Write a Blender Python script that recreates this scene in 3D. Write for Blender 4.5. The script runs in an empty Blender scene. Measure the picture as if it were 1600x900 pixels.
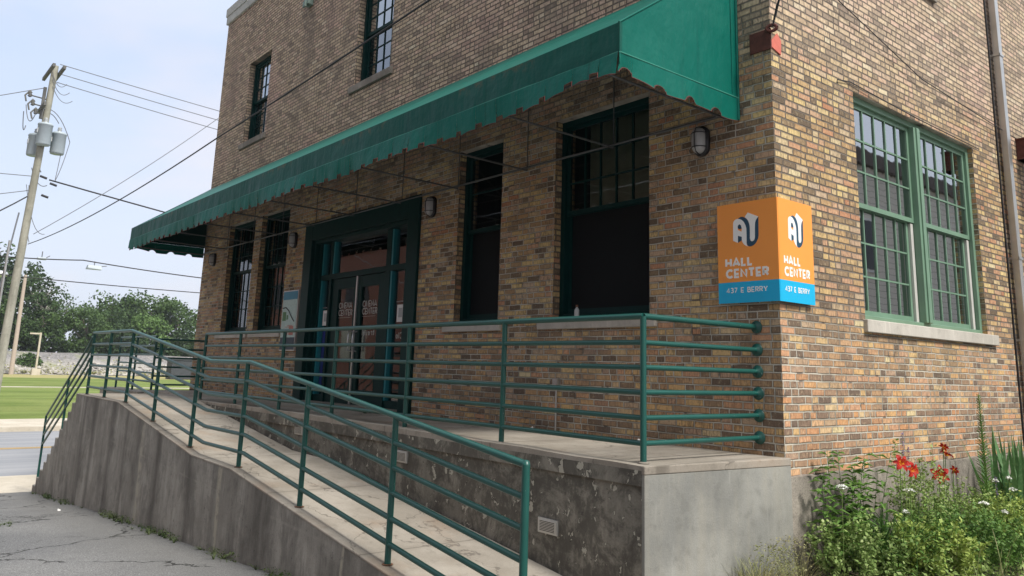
import bpy, bmesh, math, random
from mathutils import Vector, Matrix
random.seed(7)
R = math.radians
scn = bpy.context.scene
COL = scn.collection

# ------------------------------------------------------------------ camera
cam = bpy.data.cameras.new("camera")
camo = bpy.data.objects.new("camera", cam)
COL.objects.link(camo)
r_ = Vector((0.6372, 0.7701, 0.0300)); w_ = Vector((-0.7591, 0.6204, 0.1973)); u_ = Vector((0.1333, -0.1485, 0.9799))
camo.matrix_world = Matrix(((r_.x, u_.x, -w_.x, 3.8818), (r_.y, u_.y, -w_.y, -6.1412), (r_.z, u_.z, -w_.z, 0.6579), (0, 0, 0, 1)))
cam.sensor_width = 36.0
cam.lens = 1245.13 / 1600 * 36
cam.shift_x = -0.0041
cam.shift_y = -0.0773
cam.clip_start = 0.05
cam.clip_end = 3000
scn.camera = camo

# ------------------------------------------------------------------ node helper
class NT:
    def __init__(s, tree):
        s.t = tree; s.n = tree.nodes; s.l = tree.links
    def new(s, typ, **kw):
        n = s.n.new(typ)
        for k, v in kw.items(): setattr(n, k, v)
        return n
    def inp(s, sock, v):
        if v is None: return
        if hasattr(v, 'links') or isinstance(v, bpy.types.NodeSocket): s.l.new(v, sock)
        else:
            if isinstance(v, (tuple, list)) and len(v) == 3 and sock.type == 'RGBA': v = (*v, 1)
            sock.default_value = v
    def m(s, op, a, b=None, c=None, clamp=False):
        n = s.new('ShaderNodeMath', operation=op, use_clamp=clamp)
        s.inp(n.inputs[0], a); s.inp(n.inputs[1], b); s.inp(n.inputs[2], c)
        return n.outputs[0]
    def xyz(s, x=0.0, y=0.0, z=0.0):
        n = s.new('ShaderNodeCombineXYZ')
        s.inp(n.inputs[0], x); s.inp(n.inputs[1], y); s.inp(n.inputs[2], z)
        return n.outputs[0]
    def sep(s, v):
        n = s.new('ShaderNodeSeparateXYZ'); s.inp(n.inputs[0], v); return n.outputs
    def pos(s):
        return s.new('ShaderNodeNewGeometry').outputs['Position']
    def scale(s, v, sc):
        n = s.new('ShaderNodeVectorMath', operation='MULTIPLY'); s.inp(n.inputs[0], v); n.inputs[1].default_value = sc if isinstance(sc, tuple) else (sc,)*3
        return n.outputs[0]
    def noise(s, v, scale=1, detail=4, rough=.55, dist=0, out=0):
        n = s.new('ShaderNodeTexNoise'); s.inp(n.inputs['Vector'], v)
        n.inputs['Scale'].default_value = scale; n.inputs['Detail'].default_value = detail
        n.inputs['Roughness'].default_value = rough; n.inputs['Distortion'].default_value = dist
        return n.outputs[out]
    def white(s, v, out=0):
        n = s.new('ShaderNodeTexWhiteNoise', noise_dimensions='3D'); s.inp(n.inputs['Vector'], v); return n.outputs[out]
    def vor(s, v, scale=1, feature='F1', out='Distance', rnd=1.0):
        n = s.new('ShaderNodeTexVoronoi', feature=feature); s.inp(n.inputs['Vector'], v)
        n.inputs['Scale'].default_value = scale; n.inputs['Randomness'].default_value = rnd
        return n.outputs[out]
    def ramp(s, fac, stops, interp='LINEAR'):
        n = s.new('ShaderNodeValToRGB'); s.inp(n.inputs[0], fac); cr = n.color_ramp; cr.interpolation = interp
        while len(cr.elements) < len(stops): cr.elements.new(.5)
        for e, (p, c) in zip(cr.elements, stops):
            e.position = p; e.color = (*c, 1) if isinstance(c, tuple) else (c, c, c, 1)
        return n.outputs[0]
    def sm(s, v, lo, hi):
        n = s.new('ShaderNodeMapRange', interpolation_type='SMOOTHSTEP'); s.inp(n.inputs[0], v)
        n.inputs[1].default_value = lo; n.inputs[2].default_value = hi
        return n.outputs[0]
    def mix(s, fac, a, b, mode='MIX'):
        n = s.new('ShaderNodeMix', data_type='RGBA', blend_type=mode)
        s.inp(n.inputs[0], fac); s.inp(n.inputs[6], a); s.inp(n.inputs[7], b)
        return n.outputs[2]
    def addv(s, a, b):
        n = s.new('ShaderNodeVectorMath', operation='ADD'); s.inp(n.inputs[0], a); s.inp(n.inputs[1], b); return n.outputs[0]

# ------------------------------------------------------------------ world
world = bpy.data.worlds.new("World"); scn.world = world; world.use_nodes = True
wt = NT(world.node_tree); wt.n.clear()
SUN_DIR = Vector((0.66, 0.05, 0.80)).normalized()
sun_el = math.asin(SUN_DIR.z); sun_az = math.atan2(SUN_DIR.x, SUN_DIR.y)
sky = wt.new('ShaderNodeTexSky', sky_type='NISHITA'); sky.sun_disc = False
sky.sun_elevation = sun_el; sky.sun_rotation = sun_az; sky.air_density = 1.6; sky.dust_density = 4.0; sky.ozone_density = 1.5
tc = wt.new('ShaderNodeTexCoord').outputs['Generated']
dx, dy, dz = wt.sep(tc)
up = wt.m('MAXIMUM', dz, 0.0)
vec = wt.xyz(wt.m('DIVIDE', dx, wt.m('ADD', up, .25)), wt.m('DIVIDE', dy, wt.m('ADD', up, .25)), 0.0)
cn = wt.noise(wt.addv(vec, (3.0, 1.4, 0)), 1.1, 5, .5, .3)
cloud = wt.sm(cn, .45, .62)
base = wt.ramp(up, [(0.0, (6.1, 6.6, 7.5)), (0.12, (5.7, 6.3, 7.6)), (0.35, (4.7, 5.6, 7.3)), (0.6, (7.5, 8.2, 9.2)), (1.0, (10.5, 10.8, 11.2))])
for_sun = wt.sm(dx, -.2, 1.0)
base = wt.mix(wt.m('MULTIPLY', for_sun, .55), base, (10, 9.9, 9.6))
skyc = wt.mix(wt.m('MULTIPLY', cloud, .62), base, (6.9, 6.5, 6.9))
skyc = wt.mix(.15, skyc, sky.outputs[0])
skyc = wt.mix(wt.m('MULTIPLY', wt.sm(dy, .12, -.45), .42), skyc, (.6, .62, .66))     # unseen southern sky dimmed to cut fill light on the front wall
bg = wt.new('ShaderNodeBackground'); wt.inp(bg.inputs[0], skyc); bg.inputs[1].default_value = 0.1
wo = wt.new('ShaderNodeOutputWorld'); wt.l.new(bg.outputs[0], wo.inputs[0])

sun = bpy.data.lights.new("sun", 'SUN'); sun.energy = 3.0; sun.angle = R(12); sun.color = (1, .96, .88)
suno = bpy.data.objects.new("sun", sun); COL.objects.link(suno)
suno.rotation_euler = SUN_DIR.to_track_quat('Z', 'Y').to_euler()
suno.location = (20, 0, 40)
scn.view_settings.view_transform = 'Standard'; scn.view_settings.look = 'None'
scn.view_settings.exposure = 0.58; scn.view_settings.gamma = 1; scn.view_settings.use_curve_mapping = False
scn.cycles.volume_bounces = 0

# ------------------------------------------------------------------ materials
def mat(name, fn):
    m = bpy.data.materials.new(name); m.use_nodes = True
    t = NT(m.node_tree); t.n.clear()
    out = t.new('ShaderNodeOutputMaterial')
    p = t.new('ShaderNodeBsdfPrincipled'); t.l.new(p.outputs[0], out.inputs[0])
    r = fn(t, p)
    if r is not None: t.l.new(r, out.inputs[0])
    return m
def bump(t, p, h, strength=.5, dist=.01):
    b = t.new('ShaderNodeBump'); b.inputs['Strength'].default_value = strength; b.inputs['Distance'].default_value = dist
    t.inp(b.inputs['Height'], h); t.l.new(b.outputs[0], p.inputs['Normal'])
def simple(name, col, rough=.5, metal=0, var=.12, spec=.5, vs=8, bmp=0):
    def fn(t, p):
        n = t.noise(t.pos(), vs, 5)
        c = t.mix(n, tuple(x*(1-var*1.6) for x in col), tuple(min(1, x*(1+var*1.6)) for x in col))
        t.inp(p.inputs['Base Color'], c); p.inputs['Roughness'].default_value = rough; p.inputs['Metallic'].default_value = metal
        p.inputs['Specular IOR Level'].default_value = spec
        if bmp: bump(t, p, t.noise(t.pos(), vs*6, 4), .4, bmp)
    return mat(name, fn)

def f_brick(t, p):
    g = t.new('ShaderNodeNewGeometry')
    px, py, pz = t.sep(g.outputs['Position'])
    nx, ny, nz = t.sep(g.outputs['True Normal'])
    isx = t.m('GREATER_THAN', t.m('ABSOLUTE', nx), .5)
    # u runs along the wall
    u = t.m('ADD', t.m('MULTIPLY', py, isx), t.m('MULTIPLY', px, t.m('SUBTRACT', 1.0, isx)))
    wob = t.noise(g.outputs['Position'], 7, 2)
    v = t.m('ADD', pz, t.m('MULTIPLY', t.m('SUBTRACT', wob, .5), .012))
    u = t.m('ADD', u, t.m('MULTIPLY', t.m('SUBTRACT', t.noise(g.outputs['Position'], 9, 2, out=0), .5), .012))
    u = t.m('ADD', u, 50.0)
    H, Lb = .0655, .212
    vr = t.m('DIVIDE', t.m('ADD', v, 5.0), H)
    row = t.m('FLOOR', vr); fv = t.m('FRACT', vr)
    rw = t.white(t.xyz(row, 3.1, 0.0))
    off = t.m('ADD', t.m('MULTIPLY', t.m('MODULO', row, 2.0), .5), t.m('MULTIPLY', rw, .22))
    ur = t.m('ADD', t.m('DIVIDE', u, Lb), off)
    colm = t.m('FLOOR', ur)
    k1 = t.white(t.xyz(colm, row, 7.0))
    # header course every few rows plus scattered half bricks
    split = t.m('LESS_THAN', k1, .27)
    ur2 = t.m('MULTIPLY', ur, t.m('ADD', 1.0, split))
    col2 = t.m('FLOOR', ur2); fu = t.m('FRACT', ur2)
    cellL = t.m('DIVIDE', Lb, t.m('ADD', 1.0, split))
    du = t.m('MULTIPLY', t.m('MINIMUM', fu, t.m('SUBTRACT', 1.0, fu)), cellL)
    dv = t.m('MULTIPLY', t.m('MINIMUM', fv, t.m('SUBTRACT', 1.0, fv)), H)
    d = t.m('MINIMUM', du, dv)
    d = t.m('ADD', d, t.m('MULTIPLY', t.m('SUBTRACT', t.noise(g.outputs['Position'], 60, 3), .5), .005))
    face = t.sm(d, .0045, .0090)
    idv = t.xyz(col2, row, t.m('ADD', split, t.m('MULTIPLY', isx, 13.0)))
    k = t.white(idv); kc = t.white(t.addv(idv, (5.5, 2.2, 9.1)))
    tan = t.ramp(k, [(0, (.10, .075, .055)), (.10, (.17, .125, .085)), (.25, (.26, .185, .115)), (.36, (.36, .235, .135)), (.5, (.42, .30, .165)),
                     (.64, (.50, .385, .205)), (.76, (.37, .29, .215)), (.87, (.42, .26, .175)), (.96, (.36, .18, .115)), (1, (.50, .43, .28))])
    red = t.ramp(k, [(0, (.13, .095, .08)), (.12, (.20, .135, .105)), (.32, (.29, .19, .14)), (.46, (.36, .21, .145)), (.58, (.44, .20, .12)),
                     (.68, (.50, .33, .175)), (.80, (.30, .21, .165)), (.9, (.50, .28, .18)), (1, (.55, .45, .28))])
    up_ = t.ramp(k, [(0, (.22, .175, .145)), (.12, (.33, .265, .21)), (.4, (.42, .34, .26)), (.6, (.49, .40, .31)), (.8, (.47, .34, .28)), (1, (.54, .47, .37))])
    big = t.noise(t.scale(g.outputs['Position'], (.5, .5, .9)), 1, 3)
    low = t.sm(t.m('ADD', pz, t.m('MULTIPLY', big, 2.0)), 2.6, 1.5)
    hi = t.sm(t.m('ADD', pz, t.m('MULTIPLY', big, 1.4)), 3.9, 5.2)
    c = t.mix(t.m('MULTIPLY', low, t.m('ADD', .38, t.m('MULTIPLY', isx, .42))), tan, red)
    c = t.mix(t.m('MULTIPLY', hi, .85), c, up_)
    # scored vertical grooves and blotches inside each brick
    gr = t.noise(t.xyz(t.m('MULTIPLY', u, 70.0), t.m('MULTIPLY', pz, 14.0), k), 1, 3, .6)
    gm = t.m('MULTIPLY', t.sm(gr, .46, .60), t.m('ADD', .28, t.m('MULTIPLY', kc, .65)))
    bl = t.noise(t.addv(g.outputs['Position'], (3, 8, 1)), 26, 3, .6)
    c = t.mix(t.m('MULTIPLY', t.sm(bl, .5, .66), .30), c, (.11, .08, .06))
    c = t.mix(t.m('MULTIPLY', t.sm(bl, .46, .32), .28), c, (.60, .50, .34))
    c = t.mix(gm, c, t.mix(.62, c, (.05, .036, .028)))
    fn_ = t.noise(g.outputs['Position'], 130, 3, .7)
    c = t.mix(t.m('MULTIPLY', t.sm(fn_, .5, .8), .35), c, (.08, .06, .05))
    c = t.mix(t.m('MULTIPLY', t.sm(fn_, .5, .2), .22), c, (.7, .6, .45))
    # weathering patches: soot on the street face, pale and pinkish bloom high up
    st = t.noise(t.scale(g.outputs['Position'], (1.2, 1.2, .5)), 1, 5, .6)
    c = t.mix(t.m('MULTIPLY', t.sm(st, .52, .66), t.m('SUBTRACT', .45, t.m('MULTIPLY', isx, .34))), c, (.12, .10, .09))
    pk = t.noise(t.scale(g.outputs['Position'], (.35, .35, .7)), 1, 2)
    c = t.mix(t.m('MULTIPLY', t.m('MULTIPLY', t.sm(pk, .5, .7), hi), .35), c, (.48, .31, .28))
    mcol = t.mix(t.sm(t.noise(g.outputs['Position'], 2.2, 3), .4, .6), (.55, .515, .44), (.34, .315, .265))
    dk = t.m('MULTIPLY', t.sm(pz, .7, 1.5), isx)
    mcol = t.mix(t.m('MULTIPLY', t.m('MAXIMUM', dk, hi), .85), mcol, (.105, .085, .07))  # raked-joint shadow put into the mortar colour, side wall and upper courses
    missing = t.sm(t.noise(t.addv(g.outputs['Position'], (9, 4, 2)), 5, 3), .60, .68)
    mcol = t.mix(t.m('MULTIPLY', missing, .75), mcol, (.07, .06, .055))
    hs = t.new('ShaderNodeHueSaturation'); hs.inputs['Hue'].default_value = .503; hs.inputs['Saturation'].default_value = 1.10; hs.inputs['Value'].default_value = 1.32; t.inp(hs.inputs['Color'], c); c = hs.outputs[0]
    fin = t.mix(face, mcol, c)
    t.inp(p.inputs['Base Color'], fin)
    p.inputs['Roughness'].default_value = .88; p.inputs['Specular IOR Level'].default_value = .25
    c_edge = t.sm(d, .016, .008)
    fin = t.mix(t.m('MULTIPLY', t.m('MULTIPLY', c_edge, face), .35), fin, (.07, .05, .04)); t.inp(p.inputs['Base Color'], fin)  # bevel shading painted into the colour along brick edges
    h = t.m('ADD', t.m('MULTIPLY', face, t.m('ADD', .8, t.m('MULTIPLY', kc, .45))), t.m('MULTIPLY', gr, .25))
    h = t.m('ADD', h, t.m('MULTIPLY', fn_, .12))
    bump(t, p, h, 1.0, .016)
M_BRICK = mat('brick', f_brick)

def f_redbrick(t, p):
    b = t.new('ShaderNodeTexBrick'); t.inp(b.inputs['Vector'], t.scale(t.pos(), (1, 1, 1)))
    px, py, pz = t.sep(t.pos())
    t.inp(b.inputs['Vector'], t.xyz(t.m('ADD', px, py), pz, 0.0))
    b.inputs['Scale'].default_value = 4
    b.inputs['Color1'].default_value = (.30, .09, .06, 1); b.inputs['Color2'].default_value = (.22, .07, .05, 1); b.inputs['Mortar'].default_value = (.25, .2, .17, 1)
    t.l.new(b.outputs[0], p.inputs['Base Color']); p.inputs['Roughness'].default_value = .9
M_REDBRICK = mat('red_brick', f_redbrick)

def f_siding(t, p):
    px, py, pz = t.sep(t.pos())
    fr = t.m('FRACT', t.m('MULTIPLY', pz, 4.5))
    c = t.mix(t.sm(fr, 0, .12), (.16, .15, .13), (.70, .66, .58))
    t.inp(p.inputs['Base Color'], c); p.inputs['Roughness'].default_value = .7
M_SIDING = mat('siding', f_siding)

def conc(name, c1, c2, streak=0.0, joints=0, blotch=0, seeps=(), drips=(), streakcol=(.05, .045, .04), pale=0.0, flakes=0.0, mottled=0.0, rust=0.0, speck=.3, rough=.9):
    def fn(t, p):
        P = t.pos(); px, py, pz = t.sep(P)
        n = t.noise(P, 1.3, 6, .6); n2 = t.noise(P, 9, 5, .65); n3 = t.noise(P, 85, 3, .7)
        c = t.mix(t.sm(n, .35, .65), c1, c2)
        c = t.mix(t.m('MULTIPLY', t.sm(n2, .5, .7), .3), c, tuple(x*.55 for x in c1))
        c = t.mix(t.m('MULTIPLY', t.sm(n3, .52, .75), speck), c, tuple(x*.45 for x in c1))
        c = t.mix(t.m('MULTIPLY', t.sm(n3, .48, .25), speck*.6), c, tuple(min(1, x*1.5) for x in c2))
        if blotch:
            bb = t.noise(t.scale(P, (2.2, 2.2, 1.2)), 1, 8, .72, .3)
            c = t.mix(t.m('MULTIPLY', t.sm(bb, .47, .62), blotch), c, tuple(x*.45 for x in c1))
            fl_ = t.m('ABSOLUTE', t.m('SUBTRACT', t.m('ADD', pz, t.m('MULTIPLY', n2, .03)), t.m('ADD', -.62, t.m('MULTIPLY', t.m('ADD', px, 8.0), -.03))))
            c = t.mix(t.m('MULTIPLY', t.m('MULTIPLY', t.sm(fl_, .02, .004), t.sm(n, .4, .6)), .5), c, (.38, .36, .31))
            ps = t.noise(P, 28, 3, .6); c = t.mix(t.m('MULTIPLY', t.sm(ps, .66, .72), .7), c, (.04, .038, .034))
        if streak:
            s1 = t.noise(t.xyz(t.m('MULTIPLY', t.m('ADD', px, t.m('MULTIPLY', n2, .06)), 3.2), t.m('MULTIPLY', py, 3.2), t.m('MULTIPLY', pz, .28)), 1, 6, .7)
            s2 = t.noise(t.xyz(t.m('MULTIPLY', t.m('ADD', px, t.m('MULTIPLY', n2, .03)), 10.0), t.m('MULTIPLY', py, 10.0), t.m('MULTIPLY', pz, .9)), 1, 4, .65)
            f = t.m('MULTIPLY', t.sm(s1, .42, .72), t.m('MULTIPLY', t.sm(n, .25, .55), streak))
            c = t.mix(f, c, streakcol)
            c = t.mix(t.m('MULTIPLY', t.sm(s2, .5, .72), streak*.45), c, streakcol)
            c = t.mix(t.m('MULTIPLY', t.sm(s2, .45, .25), .28), c, tuple(min(1, x*1.5) for x in c2))
        if pale:
            s3 = t.noise(t.xyz(t.m('MULTIPLY', t.m('ADD', px, t.m('MULTIPLY', n2, .2)), 1.1), 5.0, t.m('MULTIPLY', pz, .12)), 1, 3, .5)
            c = t.mix(t.m('MULTIPLY', t.m('MULTIPLY', t.sm(s3, .63, .70), t.sm(n2, .38, .55)), pale), c, (.44, .40, .31))
        wx = t.m('ADD', px, t.m('MULTIPLY', t.m('SUBTRACT', t.noise(t.scale(P, (1, 1, .5)), 3, 4, .6), .5), .22))
        for (sx, sw_) in seeps:
            dd = t.m('ABSOLUTE', t.m('SUBTRACT', wx, sx)); c = t.mix(t.m('MULTIPLY', t.sm(dd, sw_*1.6, 0.0), .48), c, (.045, .04, .034))
        for (sx, sw_) in drips:
            dd = t.m('ABSOLUTE', t.m('SUBTRACT', wx, sx)); c = t.mix(t.m('MULTIPLY', t.m('MULTIPLY', t.sm(dd, sw_, sw_*.3), t.sm(n2, .36, .54)), .85), c, (.42, .39, .31))
        if mottled:
            mm = t.noise(P, 2.6, 8, .75, .4)
            c = t.mix(t.m('MULTIPLY', t.sm(mm, .40, .56), mottled), c, (.05, .046, .04))
            m4 = t.noise(t.scale(P, (24, 24, 9)), 1, 4, .7)
            c = t.mix(t.m('MULTIPLY', t.sm(m4, .55, .70), mottled*.45), c, (.32, .30, .25))
        if flakes:
            warp = t.addv(P, t.scale(t.noise(P, 14, 3, out=1), .09))
            fl = t.noise(t.scale(t.addv(warp, (3, 7, 1)), (11, 11, 7.5)), 1, 4, .55)
            c = t.mix(t.m('MULTIPLY', t.sm(fl, .625, .64), flakes), c, (.46, .44, .37))
            ed = t.m('MULTIPLY', t.sm(fl, .605, .62), t.sm(fl, .635, .625))
            c = t.mix(t.m('MULTIPLY', ed, flakes*.7), c, (.03, .03, .028))
        if joints:
            fj = t.m('FRACT', t.m('DIVIDE', t.m('ADD', px, t.m('ADD', 40.35, t.m('MULTIPLY', t.m('SUBTRACT', n2, .5), .02))), 1.83)); dj = t.m('MINIMUM', fj, t.m('SUBTRACT', 1.0, fj))
            c = t.mix(t.m('MULTIPLY', t.sm(dj, .006, .002), .6), c, (.10, .09, .075))
            c = t.mix(t.m('MULTIPLY', t.sm(dj, .06, .0), .18), c, (.12, .10, .08))
            cr = t.vor(t.scale(t.addv(P, t.scale(t.noise(P, 2.2, 4, .6, out=1), .6)), (.5, .8, .5)), 1, 'DISTANCE_TO_EDGE'); c = t.mix(t.m('MULTIPLY', t.sm(cr, .006, .002), .55), c, (.08, .07, .06))
        if rust:
            r = t.noise(P, 1.1, 4, .6)
            c = t.mix(t.m('MULTIPLY', t.sm(r, .52, .7), rust), c, (.27, .17, .10))
        t.inp(p.inputs['Base Color'], c); p.inputs['Roughness'].default_value = rough; p.inputs['Specular IOR Level'].default_value = .25
        h = t.m('ADD', t.m('MULTIPLY', n2, .6), t.m('MULTIPLY', n3, .5))
        bump(t, p, h, .55, .008)
    return mat(name, fn)
M_CWALL = conc('weathered_concrete', (.25, .235, .205), (.40, .38, .335), streak=.40, blotch=.5, pale=.35, streakcol=(.055, .05, .043), seeps=((-9.75, .16), (-10.9, .13), (-11.6, .10), (-8.9, .08), (-6.0, .12), (-7.3, .10), (-3.9, .2)), drips=((-8.05, .085), (-5.02, .075), (-2.2, .03)))
M_CDARK = conc('blackened_concrete', (.20, .188, .16), (.31, .29, .245), streak=.4, mottled=.72, flakes=.8)
M_CPLASTER = conc('grey_render_patch', (.20, .202, .19), (.30, .30, .278), speck=.2, streak=.22, streakcol=(.42, .37, .27))
M_CFLOOR = conc('worn_concrete_floor', (.26, .232, .195), (.36, .325, .28), rust=.35, speck=.3, joints=1)
M_CEDGE = conc('stained_concrete_edge', (.20, .18, .155), (.30, .275, .235), streak=.25, rust=.2)
M_SIDEWALK = conc('sidewalk_concrete', (.47, .42, .34), (.55, .50, .42), speck=.15)
M_FOUND = conc('rough_foundation', (.22, .195, .17), (.40, .36, .31), mottled=.35, speck=.9)
M_SILL = conc('limestone', (.42, .395, .35), (.52, .49, .44), speck=.15, streak=.12)
M_SILLD = conc('dirty_limestone', (.20, .18, .155), (.30, .27, .235), streak=.4)
M_COPING = conc('coping_stone', (.42, .43, .40), (.52, .53, .50), speck=.1)

def f_asphalt(t, p):
    P = t.pos(); n = t.noise(P, .5, 5, .6); n3 = t.noise(P, 75, 3, .8); n2 = t.noise(P, 3.5, 5, .7)
    c = t.mix(t.sm(n, .3, .7), (.165, .168, .172), (.235, .235, .232))
    c = t.mix(t.m('MULTIPLY', t.sm(n2, .52, .72), .45), c, (.14, .14, .145))
    c = t.mix(t.m('MULTIPLY', t.sm(n3, .45, .62), .7), c, (.07, .07, .075))
    c = t.mix(t.m('MULTIPLY', t.sm(n3, .46, .34), .6), c, (.46, .46, .45))
    px, py, pz = t.sep(P)
    near = t.sm(t.m('ADD', py, t.m('MULTIPLY', n2, .8)), -3.9, -2.7)      # darker towards the ramp wall
    c = t.mix(t.m('MULTIPLY', near, .45), c, (.13, .125, .115))
    w = t.addv(P, t.scale(t.noise(P, 1.6, 5, .65, out=1), .9))
    e1 = t.vor(t.scale(w, (.42, .42, .42)), 1, 'DISTANCE_TO_EDGE'); e2 = t.vor(t.scale(t.addv(w, (4, 9, 0)), (1.7, 1.7, 1.7)), 1, 'DISTANCE_TO_EDGE')
    k1 = t.m('MULTIPLY', t.sm(e1, .011, .003), t.sm(t.noise(P, .9, 2), .36, .46)); ar = t.sm(t.noise(t.addv(P, (2, 1, 0)), .45, 2), .52, .60)
    k2 = t.m('MULTIPLY', t.sm(e2, .016, .004), ar)
    k = t.m('MAXIMUM', k1, k2)
    c = t.mix(k, c, (.035, .035, .033))
    t.inp(p.inputs['Base Color'], c); p.inputs['Roughness'].default_value = .9; p.inputs['Specular IOR Level'].default_value = .3
    bump(t, p, t.m('SUBTRACT', t.m('MULTIPLY', n3, .5), t.m('MULTIPLY', k, 2.0)), .6, .012)
M_ASPHALT = mat('old_asphalt', f_asphalt)
def f_street(t, p):
    P = t.pos(); px, py, pz = t.sep(P)
    s = t.noise(t.xyz(t.m('MULTIPLY', px, 1.1), t.m('MULTIPLY', py, .05), 0.0), 1, 5, .6); n3 = t.noise(P, 40, 3, .7)
    c = t.mix(t.sm(s, .35, .65), (.24, .25, .27), (.33, .335, .35))
    c = t.mix(t.m('MULTIPLY', n3, .3), c, (.15, .15, .16))
    t.inp(p.inputs['Base Color'], c); p.inputs['Roughness'].default_value = .8
M_STREET = mat('street_asphalt', f_street)
def f_grass(t, p):
    P = t.pos(); px, py, pz = t.sep(P)
    n = t.noise(P, .18, 5, .6); n2 = t.noise(P, 3, 5, .75); m = t.noise(t.xyz(t.m('MULTIPLY', px, .55), t.m('MULTIPLY', py, .08), 0.0), 1, 4)
    c = t.mix(t.sm(n, .35, .65), (.12, .165, .04), (.18, .215, .065))
    c = t.mix(t.m('MULTIPLY', t.sm(m, .45, .65), .5), c, (.24, .30, .09))
    c = t.mix(t.m('MULTIPLY', t.sm(n2, .5, .7), .5), c, (.07, .12, .025))
    dry = t.sm(t.m('ADD', px, t.m('MULTIPLY', n, 9.0)), -99, -104)
    c = t.mix(t.m('MULTIPLY', dry, .8), c, (.38, .33, .16))
    t.inp(p.inputs['Base Color'], c); p.inputs['Roughness'].default_value = .95; p.inputs['Specular IOR Level'].default_value = .1
    bump(t, p, n2, .6, .08)
M_GRASS = mat('mown_grass', f_grass)
def f_gravel(t, p):
    P = t.pos(); n = t.noise(P, 1.4, 5, .8); v = t.vor(P, 4.5, 'F1', 'Color'); g = t.sep(v)[0]
    c = t.mix(g, (.16, .155, .155), (.27, .255, .25))
    px, py, pz = t.sep(P); ht = t.sm(t.m('ADD', pz, t.m('MULTIPLY', t.noise(P, .5, 4), 1.2)), .9, .1)
    c = t.mix(t.m('MULTIPLY', ht, .6), c, (.42, .395, .36))
    c = t.mix(t.m('MULTIPLY', t.sm(n, .5, .65), .55), c, (.11, .105, .10))
    c = t.mix(t.m('MULTIPLY', t.sm(t.noise(P, .25, 4), .55, .7), .5), c, (.25, .27, .13))
    t.inp(p.inputs['Base Color'], c); p.inputs['Roughness'].default_value = .95
    bump(t, p, g, .8, .2)
M_GRAVEL = mat('rail_ballast', f_gravel)
def f_soil(t, p):
    P = t.pos(); n = t.noise(P, 6, 6, .75); n2 = t.noise(P, 60, 3, .7)
    c = t.mix(n, (.035, .028, .02), (.12, .10, .07)); c = t.mix(t.m('MULTIPLY', t.sm(n2, .55, .7), .5), c, (.22, .2, .16))
    t.inp(p.inputs['Base Color'], c); p.inputs['Roughness'].default_value = 1; bump(t, p, n, .8, .05)
M_SOIL = mat('garden_soil', f_soil)

def f_awning(t, p):
    P = t.pos(); px, py, pz = t.sep(P)
    n = t.noise(P, 1.1, 4); folds = t.noise(t.scale(P, (2.2, 2.2, .8)), 1, 4, .55)
    c = t.mix(n, (.0005, .100, .076), (.001, .128, .098))
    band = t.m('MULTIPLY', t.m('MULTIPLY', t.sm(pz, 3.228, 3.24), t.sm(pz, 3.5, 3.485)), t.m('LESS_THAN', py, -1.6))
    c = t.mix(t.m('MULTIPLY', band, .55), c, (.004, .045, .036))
    drip = t.noise(t.xyz(t.m('MULTIPLY', px, 9.0), t.m('MULTIPLY', py, 9.0), t.m('MULTIPLY', pz, .8)), 1, 3, .6)
    c = t.mix(t.m('MULTIPLY', t.sm(drip, .55, .78), .30), c, (.003, .05, .042))
    seam = t.m('MULTIPLY', t.m('MULTIPLY', t.sm(pz, 3.36, 3.47), t.sm(pz, 3.50, 3.48)), t.m('LESS_THAN', py, -1.64))
    rs = t.noise(P, 9, 4, .7)
    c = t.mix(t.m('MULTIPLY', t.m('MULTIPLY', seam, t.sm(rs, .48, .66)), .5), c, (.13, .09, .045))
    fs = t.m('FRACT', t.m('DIVIDE', t.m('ADD', px, 100.7), 1.46)); ds = t.m('ABSOLUTE', t.m('SUBTRACT', fs, .5)); c = t.mix(t.m('MULTIPLY', t.sm(ds, .009, .004), .45), c, (.002, .05, .04))
    fade = t.noise(t.scale(P, (.6, .6, 2.0)), 1, 4, .6); c = t.mix(t.m('MULTIPLY', t.sm(fade, .52, .7), .10), c, (.06, .26, .20))
    st = t.m('MULTIPLY', t.sm(pz, 3.222, 3.226), t.sm(pz, 3.236, 3.232))
    c = t.mix(t.m('MULTIPLY', st, .55), c, (.10, .33, .26))
    t.inp(p.inputs['Base Color'], c); p.inputs['Roughness'].default_value = .5; p.inputs['Specular IOR Level'].default_value = .16
    bump(t, p, t.m('ADD', folds, t.m('MULTIPLY', t.noise(P, 7, 3), .25)), .5, .09)
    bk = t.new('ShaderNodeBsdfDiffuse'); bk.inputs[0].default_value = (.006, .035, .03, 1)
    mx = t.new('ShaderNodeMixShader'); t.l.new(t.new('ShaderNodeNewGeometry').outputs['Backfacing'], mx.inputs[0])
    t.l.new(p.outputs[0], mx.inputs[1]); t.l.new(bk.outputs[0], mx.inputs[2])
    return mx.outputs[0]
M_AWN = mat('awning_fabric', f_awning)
M_AWNTRIM = simple('frayed_red_hem', (.16, .035, .03), .8)
def f_rail(t, p):
    P = t.pos(); n = t.noise(P, 5, 5)
    c = t.mix(n, (.006, .062, .052), (.010, .088, .073)); sp = t.noise(P, 45, 3, .7)
    c = t.mix(t.m('MULTIPLY', t.sm(sp, .70, .74), .8), c, (.35, .42, .38))
    c = t.mix(t.m('MULTIPLY', t.sm(t.noise(P, 18, 4, .7), .66, .72), .6), c, (.08, .045, .025))
    t.inp(p.inputs['Base Color'], c); p.inputs['Roughness'].default_value = .36; bump(t, p, sp, .12, .004)
M_RAIL = mat('green_enamel', f_rail)
M_FRAMED = simple('dark_green_paint', (.001, .026, .024), .5, var=.2, spec=.14)
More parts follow.
